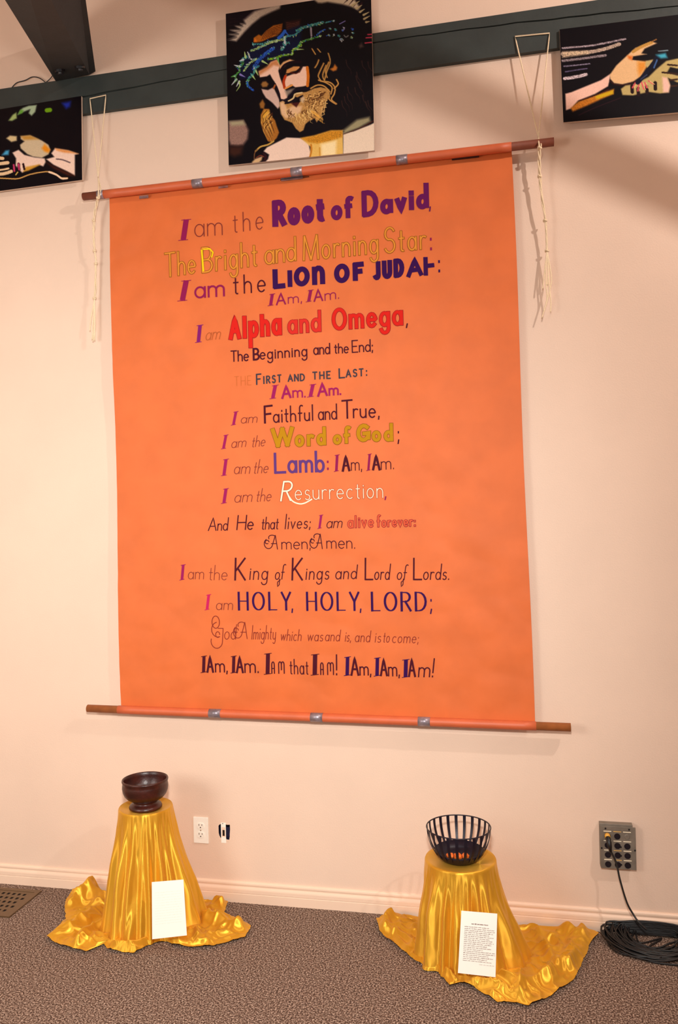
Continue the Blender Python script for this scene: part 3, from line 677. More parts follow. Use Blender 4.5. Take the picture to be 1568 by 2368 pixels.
def paint_face(p):
    rnd = random.Random(5)
    p.at(520, 0, 8.711)
    p.poly([(300,330),(620,190),(940,110),(1160,85),(1130,170),(960,240),(750,340),(560,490),(400,650),(240,830),(60,800),(240,740),(90,690),(280,680),(110,600),(330,600),(200,510),(370,530),(320,470),(430,480),(380,400)], (186,168,150), 3, .08)
    p.poly([(15,265),(1000,100),(620,215),(420,380),(200,500),(20,560)], (14,4,16), 4, 0)
    for k in range(7):
        a = 560 + k * 45; p.stroke([(60 + k * 8, 800 - k * 70), (260 + k * 30, 760 - k * 66)], (24, 12, 18), 20, True)
    # hair above the crown
    p.poly([(600,850),(600,760),(700,690),(760,720),(850,620),(1000,510),(1190,470),(1170,620),(1090,720),(930,760),(780,830),(700,850)], (160,88,20), 1.5, .15)
    for k in range(6):
        p.stroke([(760 + k * 40, 800 - k * 14), (850 + k * 30, 650 + k * 8), (1000 + k * 18, 560 + k * 24), (1180, 500 + k * 36)], (70, 26, 10), 12)
    p.poly([(600,840),(610,770),(650,790),(660,840)], (215,110,25), 2)
    p.poly([(1240,430),(1560,380),(1540,520),(1400,670),(1260,600)], (44,16,14), 3)
    for k in range(5): p.stroke([(1270, 450 + k * 34), (1400, 470 + k * 34), (1530, 430 + k * 26)], (100, 60, 50), 7)
    NVY_C = (8, 14, 46)
    p.poly([(480,1050),(600,900),(900,830),(1230,620),(1568,500),(1568,900),(1390,1080),(1100,1200),(880,1260),(620,1380),(500,1600),(300,1600),(280,1330),(380,1150)], NVY_C, 4, .3)
    cols = {'b': (40, 92, 196), 't': (70, 152, 150), 'g': (84, 160, 70), 'l': (168, 196, 120), 'w': (190, 196, 200), 'y': (130, 180, 30), 'v': (130, 120, 190)}
    def vine(pts, c, w, n=16, sp=26):
        p.stroke(pts, cols[c], w, dash=.25)
        q = [(v.x, v.y) for v in smoothpath([(x, y, 0) for x, y in pts], 6)]
        for k in range(n):
            x, y = q[rnd.randrange(len(q))]; cc = rnd.choice([c, c, 'l', 't', 'w', 'g', 'b'])
            x += rnd.uniform(-sp, sp); y += rnd.uniform(-sp, sp); a = rnd.uniform(0, 6.28); r = rnd.uniform(10, 28)
            p.stroke([(x, y), (x + math.cos(a) * r, y + math.sin(a) * r)], cols[cc], rnd.uniform(9, 18), smooth=False)
    vine([(580,890),(760,880),(950,830),(1150,790),(1300,720),(1430,700),(1568,600)], 't', 34, 30)
    vine([(550,1020),(700,960),(850,890),(1050,820),(1230,790)], 'l', 44, 26)
    vine([(600,1380),(700,1210),(850,1080),(1000,970)], 'b', 74, 26, 34)
    p.stroke([(1110,760),(1180,700),(1235,620)], cols['b'], 60); p.stroke([(1235,620),(1320,720)], cols['b'], 40, True)
    vine([(1170,1000),(1240,890),(1235,750)], 't', 54, 14); vine([(1200,880),(1330,850)], 't', 34, 5)
    vine([(900,1190),(1020,1170),(1200,1110),(1380,1090),(1390,1010),(1480,960),(1568,900)], 'y', 42, 26)
    vine([(480,1050),(530,1180),(640,1200)], 'w', 30, 5); vine([(410,1410),(500,1290),(650,1180)], 'l', 42, 16)
    vine([(340,1230),(450,1140)], 't', 60, 8); vine([(280,1340),(330,1330),(380,1260)], 'g', 46, 8)
    for a in ([(300,1340),(190,1310)], [(380,1200),(300,1230)], [(240,1600),(140,1710)], [(220,1520),(130,1550)], [(640,1420),(690,1515)], [(570,1520),(630,1600)], [(780,1230),(890,1290)], [(1090,1170),(1125,1320)], [(430,1150),(410,1040)], [(1235,860),(1230,730)], [(300,1640),(240,1742)]):
        p.stroke(a, cols[rnd.choice('lgw')], 44, True, smooth=False)
    vine([(280,1340),(310,1430),(220,1520),(240,1620)], 'g', 34, 8); p.stroke([(320,1500),(420,1550)], cols['v'], 44, True)
    vine([(480,1742),(470,1660),(500,1570),(580,1500),(640,1380),(700,1330)], 't', 44, 16)
    p.at(520, 190, 8.711)
    vine([(455,0),(490,80),(590,160)], 'b', 40, 8); p.stroke([(300,0),(310,70),(238,180)], cols['l'], 34, True)
    p.at(690, 0, 8.711)
    vine([(0,620),(100,560),(250,520),(420,470),(520,450)], 't', 54, 26); vine([(570,450),(750,410)], 't', 26, 6, 12)
    p.stroke([(280,560),(290,720)], (150,140,150), 36); vine([(400,700),(470,640),(560,590)], 'b', 30, 8, 14)
    vine([(0,960),(100,840),(280,780),(480,720)], 'g', 36, 18); p.stroke([(0,990),(140,990)], cols['l'], 30, True)
    for (x, y, c, w) in ((650,565,'w',32),(760,590,'t',46),(630,700,'l',34),(730,690,'w',26),(830,715,'t',44),(880,795,'w',60),(1090,580,'b',40),(1110,660,'t',36),(1075,750,'l',40),(900,600,'v',30),(930,560,'v',22)):
        vine([(x, y), (x + 18, y + 10)], c, w, 3, 16)
    p.stroke([(850,480),(960,420)], cols['v'], 16); p.stroke([(940,710),(975,745),(1020,715)], (110,110,110), 22)
    # halo on the right
    p.poly([(330,-260),(350,0),(420,55),(500,60),(610,38),(900,85),(1080,135),(1210,205),(1250,150),(1150,0),(1100,-260)], (188,168,140), 3)
    p.poly([(-1400,-60),(350,-260),(340,0),(-60,40)], (14, 4, 16), 3)
    for k, (a, b) in enumerate((((1000,20),(1080,-160)), ((930,70),(1040,-40)), ((1030,100),(1130,-20)), ((1120,140),(1200,30)), ((1180,185),(1290,60)))):
        p.stroke([b, a], (40, 12, 20), 30, True)
    for a in ([(1180,170),(1290,100)], [(1250,240),(1340,180)], [(1320,300),(1430,240)], [(1330,380),(1440,320)], [(1370,445),(1440,430)], [(1100,110),(1240,20)]):
        p.stroke(a, (170,152,110), 44, True)
    for a in ([(1400,695),(1480,690)], [(1370,762),(1490,752)], [(1350,865),(1497,852)]): p.stroke(a, (196,60,84), 22)
    p.poly([(1230,920),(1280,860),(1320,940),(1250,970)], (80,60,55), 3)
    # face
    p.at(500, 0, 3.92)
    SK = (240, 196, 172)
    p.poly([(395,645),(470,615),(505,560),(560,540),(590,590),(575,640),(590,700),(612,760),(632,800),(662,850),(655,885),(620,905),(595,897),(590,850),(565,785),(540,740),(520,712),(498,672),(470,690),(405,700)], SK, 1.2)
    p.poly([(395,645),(470,600),(510,560),(560,540),(590,600),(530,590),(490,625),(400,680)], (200,130,80), 3)
    p.poly([(585,600),(620,560),(680,535),(722,548),(650,585),(590,640)], (222,168,112), 1.5)
    p.poly([(640,685),(652,630),(715,600),(765,600),(780,615),(735,640),(690,650)], (206,142,80), 1.2)
    p.poly([(648,692),(700,672),(770,655),(800,602),(838,600),(848,660),(848,770),(800,782),(730,790),(690,765),(640,798),(622,790),(620,740),(632,690)], SK, 1.2)
    p.stroke([(838,610),(846,690),(840,775)], (206,108,20), 26); p.stroke([(640,690),(624,740),(632,795)], (180,56,16), 24)
    p.stroke([(700,770),(640,800)], (232,150,70), 16)
    p.stroke([(590,650),(630,590),(700,560),(780,560)], (22,4,14), 22); p.stroke([(650,668),(700,660),(745,640),(790,595)], (30,6,12), 11)
    p.stroke([(690,655),(740,665),(780,630)], (90,26,14), 8)
    p.poly([(415,765),(430,740),(460,735),(485,760),(470,785),(430,790)], (150,104,52), 2)
    p.poly([(420,805),(480,815),(530,790),(560,850),(582,900),(588,960),(570,985),(520,930),(460,885),(432,840)], (212,178,164), 1.5)
    p.stroke([(545,760),(575,830),(590,890)], (24,8,24), 16); p.stroke([(530,800),(545,770)], (170,90,40), 14)
    p.poly([(636,822),(690,805),(722,800),(690,840),(655,870)], (140,124,112), 3)
    p.stroke([(595,905),(650,905),(700,850),(740,812),(860,800)], (16,8,26), 20)
    # beard
    BD = (186,138,76)
    p.poly([(588,925),(615,912),(660,940),(700,930),(740,960),(790,900),(720,870),(760,838),(830,832),(900,800),(960,788),(1035,808),(1045,880),(992,930),(978,1010),(960,1060),(922,1108),(905,1070),(860,1092),(822,1122),(803,1180),(770,1196),(735,1165),(700,1110),(630,1085),(605,1040),(588,970)], BD, 1.2, .12)
    p.poly([(588,930),(620,920),(660,990),(700,960),(790,960),(780,1010),(720,1060),(640,1070),(600,1030)], (226,184,142), 3)
    p.stroke([(668,915),(712,888),(728,852),(790,838)], (226,196,140), 13); p.stroke([(640,935),(700,918),(760,885),(795,868)], (20,8,20), 18)
    p.poly([(690,935),(740,925),(770,925),(740,972)], (70,22,22), 1.5); p.poly([(770,905),(800,870),(825,900),(800,935)], (206,176,140), 2)
    def strand(x, y, ang, ln, amp, wl, c, w):
        n = 9; q = []
        for i in range(n):
            t = i / (n - 1) * ln; o = amp * math.sin(t / wl * 6.283 + rnd.uniform(-.3, .3))
            q.append((x + math.cos(ang) * t - math.sin(ang) * o, y + math.sin(ang) * t + math.cos(ang) * o))
        p.stroke(q, c, w, True)
    for k in range(46):
        u, v = rnd.random(), rnd.random()
        x = 1030 - 170 * u; y = 810 + 40 * u + 190 * v * (1 - .2 * u); a = 2.5 - .5 * v + rnd.uniform(-.2, .2)
        strand(x, y, a, rnd.uniform(60, 120), rnd.uniform(7, 11), rnd.uniform(40, 60), *(((86, 46, 20), 8) if k % 2 else ((228, 184, 112), 7)))
    for k in range(40):
        u, v = rnd.random(), rnd.random()
        x = 640 + 280 * u; y = 990 + 60 * v - 30 * abs(u - .4); a = 1.35 + (.5 - u) * .5 + rnd.uniform(-.15, .15)
        strand(x, y, a, rnd.uniform(60, 110) * (1.2 - abs(u - .45)), rnd.uniform(6, 10), rnd.uniform(45, 70), *(((94, 52, 22), 7) if k % 2 else ((236, 196, 120), 6)))
    for k in range(8): strand(880 + k * 9, 1000 + k * 6, 1.0, 90, 9, 60, (232, 172, 76), 8)
    # hair right
    H1 = (158, 108, 50)
    for a in ([(1025,480),(1042,560),(1010,650),(992,720)], [(985,570),(952,640),(936,690),(965,735)], [(1005,590),(975,680),(995,735)], [(1030,560),(1000,640),(1015,700)], [(940,540),(925,580),(905,612)], [(930,440),(955,470)], [(880,440),(910,490)]):
        p.stroke(a, H1, 10); p.stroke([(x + 5, y + 2) for x, y in a], (214, 168, 92), 4)
    for a in ([(960,735),(1040,745),(1085,790),(1080,850),(1055,900),(1100,940)], [(940,725),(1010,750),(1060,790),(1050,850)], [(1100,720),(1115,760),(1080,800)], [(1030,870),(1040,905),(1095,942)], [(870,800),(930,770),(990,780),(1040,830)]):
        p.stroke(a, (170,118,56), 13); p.stroke(a, (216,170,96), 4)
    p.poly([(1040,625),(1070,610),(1085,580),(1108,610),(1100,635),(1070,645)], (190,112,40), 2)
    for k in range(14):
        x = 1120 + rnd.random() * 270; y = 500 + rnd.random() * 420
        p.stroke([(x, y), (x + 10, y + 50), (x + 40, y + 90), (x + 46, y + 140)], (50, 28, 26), 8, True)
    # hair left
    p.poly([(400,940),(430,900),(452,940),(442,985),(410,980)], (150,98,40), 2)
    p.poly([(412,1040),(440,985),(490,985),(503,1040),(545,1090),(560,1140),(582,1200),(560,1250),(520,1290),(480,1280),(432,1180),(412,1110)], (166,104,38), 1.5, .1)
    p.poly([(425,1050),(450,1000),(492,1000),(490,1050),(450,1100),(425,1110)], (222,164,56), 3)
    for k in range(26):
        u = rnd.random(); x = 428 + 66 * u; y = rnd.uniform(1000, 1130); dx = rnd.uniform(-8, 8)
        p.stroke([(x + 30, y), (x - 4 + dx, y + 50), (x + 14 + dx, y + 100), (x + 40 + dx, y + 150 + 20 * u)], (64, 28, 12) if k % 2 else (226, 172, 84), 7 if k % 2 else 6, True)
    p.stroke([(530,1280),(480,1310),(410,1330),(365,1370)], (196,156,76), 14)
    # robe
    p.poly([(445,1478),(480,1440),(490,1400),(440,1370),(470,1335),(560,1290),(650,1245),(780,1250),(850,1300),(875,1420)], (238,208,188), 1.5)
    p.poly([(780,1250),(900,1228),(1050,1182),(1155,1180),(1160,1402),(860,1428),(868,1330)], (230,186,96), 1.5)
    p.poly([(780,1250),(900,1228),(1050,1182),(1155,1180),(1155,1240),(1040,1280),(930,1300),(850,1290)], (198,134,34), 3, .2)
    p.poly([(960,1305),(1080,1275),(1100,1275),(1095,1405),(965,1415)], (250,226,172), 4)
    p.poly([(1160,1205),(1250,1190),(1400,1130),(1436,1110),(1436,1368),(1160,1402)], (236,214,190), 1.5)
    p.poly([(1160,1180),(1280,1085),(1390,1060),(1400,1100),(1300,1160),(1170,1212)], (156,148,112), 4)
    p.stroke([(1160,1215),(1300,1165),(1400,1110),(1436,1090)], (70,30,24), 8)
    p.stroke([(872,1310),(876,1360),(862,1424)], (196,124,36), 16); p.stroke([(950,1340),(952,1412)], (206,150,60), 14)
    p.stroke([(440,1390),(460,1420),(440,1465),(400,1482)], (40,12,20), 22); p.poly([(330,1470),(360,1440),(430,1415),(420,1450),(390,1480),(340,1490)], (206,168,122), 2)
    p.stroke([(352,1440),(356,1390),(380,1352)], (120,80,50), 8); p.stroke([(370,1430),(410,1408),(440,1420)], (110,50,36), 10)
    p.poly([(112,1105),(250,1090),(275,1130),(300,1180),(290,1260),(250,1312),(200,1322),(130,1315),(112,1260)], (146,112,100), 4, .12)
    p.poly([(120,1100),(250,1092),(270,1130),(140,1140)], (164,154,122), 4); p.poly([(115,1325),(250,1325),(230,1400),(170,1420),(118,1400)], (56,28,20), 6)

def paint_right(p):
    p.at(1290, 20, 5.64)
    for a, w, c in (([(60,515),(400,485),(620,450),(900,392)], 22, (150,134,140)), ([(60,590),(420,565),(640,520),(820,460)], 44, (168,146,130)), ([(64,680),(400,640),(640,606)], 30, (130,116,120)), ([(80,752),(430,718)], 16, (120,110,130)), ([(100,822),(390,780)], 14, (90,80,110)), ([(90,912),(270,885),(380,856)], 40, (190,172,176))):
        p.stroke(a, c, w, noise_=.35)
    p.poly([(60,560),(410,545),(420,590),(60,640)], (196,170,140), 3, .3)
    p.poly([(100,1110),(180,1090),(380,1010),(580,930),(700,850),(690,930),(670,1010),(500,1110),(270,1200),(180,1300),(108,1325)], (240,192,172), 1.3)
    p.poly([(170,1300),(270,1215),(500,1130),(750,1045),(742,1110),(600,1170),(400,1260),(200,1342)], (196,118,34), 2.5, .15)
    p.poly([(500,1140),(740,1060),(740,1110),(520,1180)], (206,168,24), 2)
    p.stroke([(280,1200),(500,1130),(680,1050)], (60,18,10), 14)
    p.poly([(695,860),(780,740),(920,610),(1030,510),(1240,430),(1310,448),(1150,520),(1108,582),(1180,592),(1000,620),(985,665),(1100,680),(1170,690),(1170,760),(1100,880),(1000,950),(860,985),(750,970),(700,915)], (226,182,132), 1.3)
    p.poly([(925,612),(990,618),(985,670),(940,650)], (214,104,30), 3); p.poly([(1060,690),(1170,690),(1165,770),(1080,880),(1060,800)], (220,142,52), 5)
    p.stroke([(1000,560),(1100,500),(1240,440)], (188,140,66), 40)
    p.poly([(1165,680),(1265,660),(1250,740),(1190,780),(1160,740)], (190,168,110), 1.5)
    p.stroke([(690,930),(760,985),(900,990),(1040,940)], (50,12,14), 14)
    p.poly([(840,1045),(900,1000),(1000,985),(1100,940),(1200,890),(1300,790),(1430,680),(1568,650),(1800,640),(1800,780),(1568,780),(1480,760),(1440,830),(1568,870),(1800,880),(1800,950),(1568,960),(1450,900),(1480,1000),(1460,1090),(1350,1105),(1200,1085),(1000,1130),(860,1125)], (186,164,104), 1.6)
    p.poly([(1380,890),(1440,900),(1480,1000),(1460,1090),(1390,1090)], (232,186,170), 3)
    for a in ([(1380,830),(1568,850)], [(1450,730),(1568,740)], [(1480,930),(1568,920)], [(1500,1010),(1568,1000)]): p.stroke(a, (50,24,10), 24)
    for (x, y) in ((990,1050), (1070,1085), (1180,1060), (1290,1010)): p.stroke([(x - 4, y - 44), (x, y + 36)], (30,8,14), 46)
    for a in ([(1040,950),(990,1030)], [(1080,960),(1060,1070)], [(1110,960),(1140,1050)], [(1150,960),(1180,1030)], [(1200,940),(1260,980)]): p.stroke(a, (214,80,96), 16); p.stroke([(x + 20, y + 6) for x, y in a], (230,190,130), 8)
    p.stroke([(1060,960),(1150,860),(1260,720),(1310,640)], (6,12,34), 60); p.stroke([(1310,670),(1270,770)], (60,96,150), 18); p.stroke([(1180,860),(1100,920)], (50,60,90), 14)
    p.poly([(1296,600),(1420,578),(1445,640),(1360,648)], (64,164,190), 3); p.stroke([(1330,552),(1450,543)], (110,130,140), 14)
    p.stroke([(1240,430),(1300,400)], (150,100,50), 14); p.stroke([(280,1390),(500,1290),(840,1160)], (44,16,26), 10)
def paint_left(p):
    p.at(0, 200, 6.03)
    p.poly([(270,390),(300,330),(340,295),(420,265),(530,255),(510,350),(460,405),(420,370),(440,315),(350,350)], (164,184,150), 2)
    p.poly([(270,390),(310,320),(350,330),(330,370)], (96,160,50), 2)
    p.poly([(140,472),(200,390),(250,358),(255,440),(190,476)], (160,180,110), 2); p.stroke([(670,330),(710,325)], (110,160,16), 60, soft=2)
    p.poly([(875,230),(990,208),(980,280),(930,310)], (24,44,160), 4)
    p.poly([(110,720),(160,680),(255,690),(255,752),(180,770)], (214,190,140), 2)
    p.poly([(310,690),(440,678),(600,750),(690,810),(716,880),(690,945),(600,992),(480,975),(400,940),(310,860),(300,810),(360,762),(310,730)], (206,184,150), 1.6)
    p.poly([(310,690),(440,678),(560,735),(420,740),(350,740)], (190,140,60), 3); p.poly([(600,860),(640,800),(716,880),(690,920),(640,905)], (232,140,24), 3)
    p.poly([(195,920),(280,880),(360,950),(500,985),(640,1000),(652,1050),(620,1112),(560,1090),(400,1150),(330,1200),(240,1100),(245,1000)], (238,204,184), 1.6)
    p.poly([(340,1190),(380,1120),(580,1080),(560,1100),(420,1170)], (206,150,50), 2)
    p.poly([(730,930),(780,860),(960,890),(1095,938),(1048,952),(1048,1242),(950,1185),(760,1090),(660,1010),(770,980)], (242,208,188), 1.6)
    p.poly([(780,860),(960,890),(1095,938),(900,920),(800,890)], (230,150,80), 2.5); p.stroke([(800,1010),(880,1020),(980,1060)], (120,96,96), 20)
    p.poly([(670,1060),(760,1110),(950,1200),(1040,1245),(960,1240),(760,1140)], (80,30,16), 4)
    for a, w in (([(-300,960),(60,1000)], 44), ([(-300,1090),(0,1075),(130,1060)], 46), ([(-200,1170),(30,1160),(140,1140)], 26), ([(-200,1230),(60,1215),(180,1180)], 44)): p.stroke(a, (228,192,150), w)
    p.poly([(46,955),(100,890),(150,885),(140,950)], (70,160,205), 2.5)
    p.stroke([(-60,1270),(120,1280),(280,1280),(450,1220),(680,1185),(780,1215),(860,1270),(950,1275)], (206,156,86), 16); p.stroke([(700,1190),(800,1230),(870,1280),(940,1280)], (244,206,170), 26)
    for a in ([(212,1090),(222,1175)], [(280,1078),(288,1155)]): p.stroke(a, (40,8,20), 40); p.stroke(a, (200,56,104), 22)
    p.stroke([(345,1080),(360,1150)], (40,10,16), 30); p.stroke([(240,1230),(270,1190)], (226,190,90), 12)
poster('wall_poster', 'square stained-glass picture of a bearded man crowned with thorns', [(522, 32), (858, -20), (866, 348), (529, 382)], 320, 340, paint_face)
poster('wall_poster', 'dark picture of two pale hands, on the beam at the right edge', [(1294, 68), (1640, 25), (1646, 253), (1303, 283)], 250, 160, paint_right, )
poster('wall_poster', 'dark picture of pale hands with coloured glass, at the left edge', [(-150, 277), (188, 222), (190, 416), (-150, 462)], 250, 160, paint_left)

# ---------------------------------------------------------------- outlet and open switch box
def wpt(px, py, y=0.0): return pt(px, py, y)
c = pt(465.5, 1919); ow, oh = .068, .114
o_ = thing('wall_outlet', 'white double power outlet on the wall right of the left pedestal', 'outlet', c)
def lbox(name, a, b, m_, par, bev=0): return box(name, a, b, m_, par, bev)
lbox('cover_plate', (-ow / 2, -.006, -oh / 2), (ow / 2, 0, oh / 2), M['plate'], o_, .0018)
for s in (1, -1):
    rv, rf = lathevf([(0, 0), (.0165, 0), (.0168, .0012), (.0168, .003)], 20)
    rv = [(x, -.0085 + z, max(-.0125, min(.0125, y)) + s * .0195) for x, y, z in rv]
    so = mesh('socket', rv, rf, M['plate'], o_)
    for (x0, x1, z0, z1) in ((-.008, -.0056, .001, .009), (.0056, .008, .002, .008)):
        lbox('slot', (x0, -.0092, s * .0195 + z0), (x1, -.0084, s * .0195 + z1), M['slot'], so)
    hv, hf = tubevf([(0, -.0092, s * .0195 - .006), (0, -.0084, s * .0195 - .006)], .0027, 10); mesh('slot', hv, hf, M['slot'], so)
sv, sf = tubevf([(0, -.0072, 0), (0, -.0058, 0)], .0028, 10); mesh('screw', sv, sf, M['steel'], o_)
hb = [min(h.x for h in hole) - .004, max(h.x for h in hole) + .004, min(h.z for h in hole) - .004, max(h.z for h in hole) + .004]
sb = thing('switch_box', 'uncovered switch box in a ragged dark hole beside the white outlet', 'switch box', ((hb[0] + hb[1]) / 2, .003, (hb[2] + hb[3]) / 2))
bx0, bx1, bz0, bz1 = [hb[0], hb[1], hb[2], hb[3]]
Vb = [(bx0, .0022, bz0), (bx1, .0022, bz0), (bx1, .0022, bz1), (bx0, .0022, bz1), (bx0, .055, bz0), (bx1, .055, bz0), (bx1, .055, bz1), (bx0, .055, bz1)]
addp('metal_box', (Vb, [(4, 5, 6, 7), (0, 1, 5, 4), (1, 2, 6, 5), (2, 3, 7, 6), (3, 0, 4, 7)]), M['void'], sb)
def q5(x, y, Y): return pt(430 + x / 12.06, 1860 + y / 12.06, Y)
def plate_px(name, x0, y0, x1, y1, Y, th, m_, par):
    a = q5(x0, y1, Y); b = q5(x1, y0, Y); base = Vector((0, 0, 0)); q = par
    while q is not None: base += Vector(q.location); q = q.parent
    return box(name, Vector((a.x, Y, a.z)) - base, Vector((b.x, Y + th, b.z)) - base, m_, par, .0006)
yo = plate_px('yoke', 985, 520, 1108, 1075, -.0016, .0016, M['plate'], sb)
plate_px('toggle_slot', 1022, 718, 1078, 880, -.0024, .001, M['black'], sb); plate_px('ear', 925, 985, 1190, 1015, -.0012, .0011, M['wall'], sb)
plate_px('toggle_frame', 1003, 640, 1098, 905, -.0019, .0008, M['base'], sb)
p_ = q5(1025, 538, -.002); sv, sf = tubevf([p_, p_ + Vector((0, .001, 0))], .0022, 8); addp('screw', (sv, sf), M['slot'], sb)

# ---------------------------------------------------------------- audio connection box with cable
xa = pt(1391, 1905).x; ab = pt(1466, 1905, -.035); lo = pt(1430, 2012, -.035)
bw = .140
zt_ = pt(1425, 1904, -.03).z; zb_ = pt(1425, 2009, -.03).z; xc_ = pt(1427, 1955, -.03).x
jb = thing('audio_box', 'grey metal connector box with twelve round sockets on the wall', 'connector box', (xc_, 0, (zt_ + zb_) / 2))
hh = (zt_ - zb_) / 2
lbox('back_box', (-.064, -.028, -hh + .004), (.060, 0, hh - .004), M['box'], jb, .002)
lbox('front_panel', (-.062, -.032, -hh), (.070, -.028, hh - .012), M['box'], jb, .001)
for r_i in range(4):
    for c_i in range(3):
        # column and row positions measured on the panel
        X_ = -.035 + c_i * .0365 ; Z_ = hh - .050 - r_i * .037
        if (r_i, c_i) == (0, 2):
            v_, f_ = lathevf([(.003, .001), (.0085, .001), (.0105, -.0015), (.0105, 0)], 18)
            j_ = mesh('jack', [(X_ + x, -.0325 - z * .5, Z_ + y) for x, y, z in v_], f_, M['box'], jb)
        else:
            v_, f_ = lathevf([(0, .0), (.0092, .0), (.0095, .003), (.0115, .003), (.0118, 0)], 18)
            j_ = mesh('jack', [(X_ + x, -.0322 - z * .6, Z_ + y) for x, y, z in v_], f_, M['jack'], jb)
        lbox('label_strip', (X_ - .0145, -.0328, Z_ + .0168), (X_ + .0145, -.0318, Z_ + .0196), M['stripy'] if c_i == 1 and r_i != 1 else M['strip'], jb)
for (X_, Z_) in ((-.042, hh - .021), (.046, hh - .021), (-.058, -.01), (.066, -.012), (-.042, -hh + .012), (.046, -hh + .012), (.014, -hh + .018), (.014, -.002), (.014, -.036)):
    v_, f_ = tubevf([(X_, -.0338, Z_), (X_, -.0318, Z_)], .0034, 8); mesh('screw', v_, f_, M['black'], jb)
cb = thing('audio_cable', 'long black cable plugged into the grey box and coiled on the carpet', 'cable', fl(1500, 2180))
jx, jz = xc_ - .035, (zt_ + zb_) / 2 + hh - .050
addp('plug', tubevf([(jx, -.034, jz + .001), (jx, -.046, jz - .003), (jx + .003, -.058, jz - .014), (jx + .005, -.064, jz - .030), (jx + .007, -.062, jz - .05)], [.0095, .0098, .0095, .008, .005], 14), M['cable'], cb, True)
lb_ = addp('plug_collar', tubevf([(jx - .001, -.0345, jz + .004), (jx - .001, -.048, jz + .001)], .0106, 14), M['amber'], cb, True); lb_['label'] = 'amber yellow plug collar'
drop = smoothpath([Vector((jx + .007, -.062, jz - .045)), pt(1425, 1995, -.07), pt(1434, 2035, -.085), pt(1449, 2085, -.10), pt(1463, 2112, -.11), pt(1479, 2135, -.125), pt(1495, 2150, -.13)], 8)
addp('cord', tubevf(drop, .0036, 8), M['cable'], cb, True)
cc = fl(1508, 2176, .0); rc = .135
coil = []
rs = random.Random(11); Nn = 34
for k in range(Nn * 40):
    a = 2 * PI * k / 40; lp_ = k / 40
    r = .120 + .050 * noise.noise(Vector((lp_ * .9, math.cos(a) * .6, math.sin(a) * .6 + lp_ * .4))) + .026 * math.sin(lp_ * 2.3) - .03 * (k % 400 < 40)*math.sin((k % 40) / 40 * PI) ** 2
    ox = .018 * noise.noise(Vector((lp_ * .5, 7, 0))); oy = .016 * noise.noise(Vector((lp_ * .5, 17, 0)))
    z = .006 + .050 * (lp_ / Nn) * (.55 + .45 * math.sin(a)) + .010 * abs(noise.noise(Vector((lp_ * 1.7, math.cos(a), math.sin(a)))))
    coil.append(Vector((cc.x + ox + r * 1.13 * math.cos(a), min(cc.y + oy + r * .93 * math.sin(a), -.022), z)))
addp('coil', tubevf(coil, .0036, 6), M['cable'], cb, True)
addp('cord', tubevf(smoothpath([fl(1465, 2205, .006), fl(1500, 2222, .005), fl(1540, 2229, .005), fl(1590, 2231, .005), fl(1640, 2215, .005)], 8), .0036, 8), M['cable'], cb, True)
addp('cord', tubevf(smoothpath([fl(1440, 2140, .03), fl(1408, 2158, .012), fl(1406, 2180, .006), fl(1425, 2200, .006), fl(1470, 2212, .008), fl(1530, 2214, .012)], 8), .0036, 8), M['cable'], cb, True)
addp('cord', tubevf(smoothpath([fl(1470, 2150, .02), fl(1480, 2180, .006), fl(1530, 2170, .006), fl(1500, 2192, .006), fl(1560, 2190, .006)], 8), .0034, 8), M['cable'], cb, True)

# ---------------------------------------------------------------- floor register
vr = fl(96, 2062); vf_ = fl(22, 2123)
dep = vr.y - vf_.y; x1 = (vr.x + vf_.x) / 2; x0 = x1 - .36; y1 = vr.y; y0 = vf_.y
vt = thing('floor_register', 'brown perforated metal floor vent set in the carpet by the wall', 'vent', ((x0 + x1) / 2, (y0 + y1) / 2, 0))
fx = .022; Wv = (x1 - x0) / 2; Dv = (y1 - y0) / 2
fr = []
for a, b in (((-Wv, -Dv, 0), (Wv, -Dv + fx, .006)), ((-Wv, Dv - fx, 0), (Wv, Dv, .006)), ((-Wv, -Dv + fx, 0), (-Wv + fx, Dv - fx, .006)), ((Wv - fx, -Dv + fx, 0), (Wv, Dv - fx, .006))): fr.append(boxvf(a, b))
V, F = merge(fr); mesh('frame', V, F, M['vent'], vt)
mesh('duct_shade', *[[(-Wv + fx, -Dv + fx, .0012), (Wv - fx, -Dv + fx, .0012), (Wv - fx, Dv - fx, .0012), (-Wv + fx, Dv - fx, .0012)]], [(0, 1, 2, 3)], M['black'], vt)  # flat black sheet; stands in for the shade below the grille
# perforated plate: a lattice of small square holes, every second row shifted
nx_ = 24; ny_ = 11; cw_ = (2 * (Wv - fx)) / nx_; ch_ = (2 * (Dv - fx)) / ny_; cells = []
for j in range(ny_):
    for i in range(nx_):
        if (j % 2 == 1) and ((i + (1 if (j // 2) % 2 else 0)) % 2 == 1) and 0 < i < nx_ - 1: continue
        if (j % 2 == 0) and 0 < j < ny_ - 1 and (i % 4 == (0 if (j // 2) % 2 else 2)): pass
        X0 = -Wv + fx + i * cw_; Y0 = -Dv + fx + j * ch_
        cells.append(boxvf((X0, Y0, .0025), (X0 + cw_, Y0 + ch_, .0045)))
V, F = merge(cells); gp = mesh('grille', V, F, M['vent'], vt)

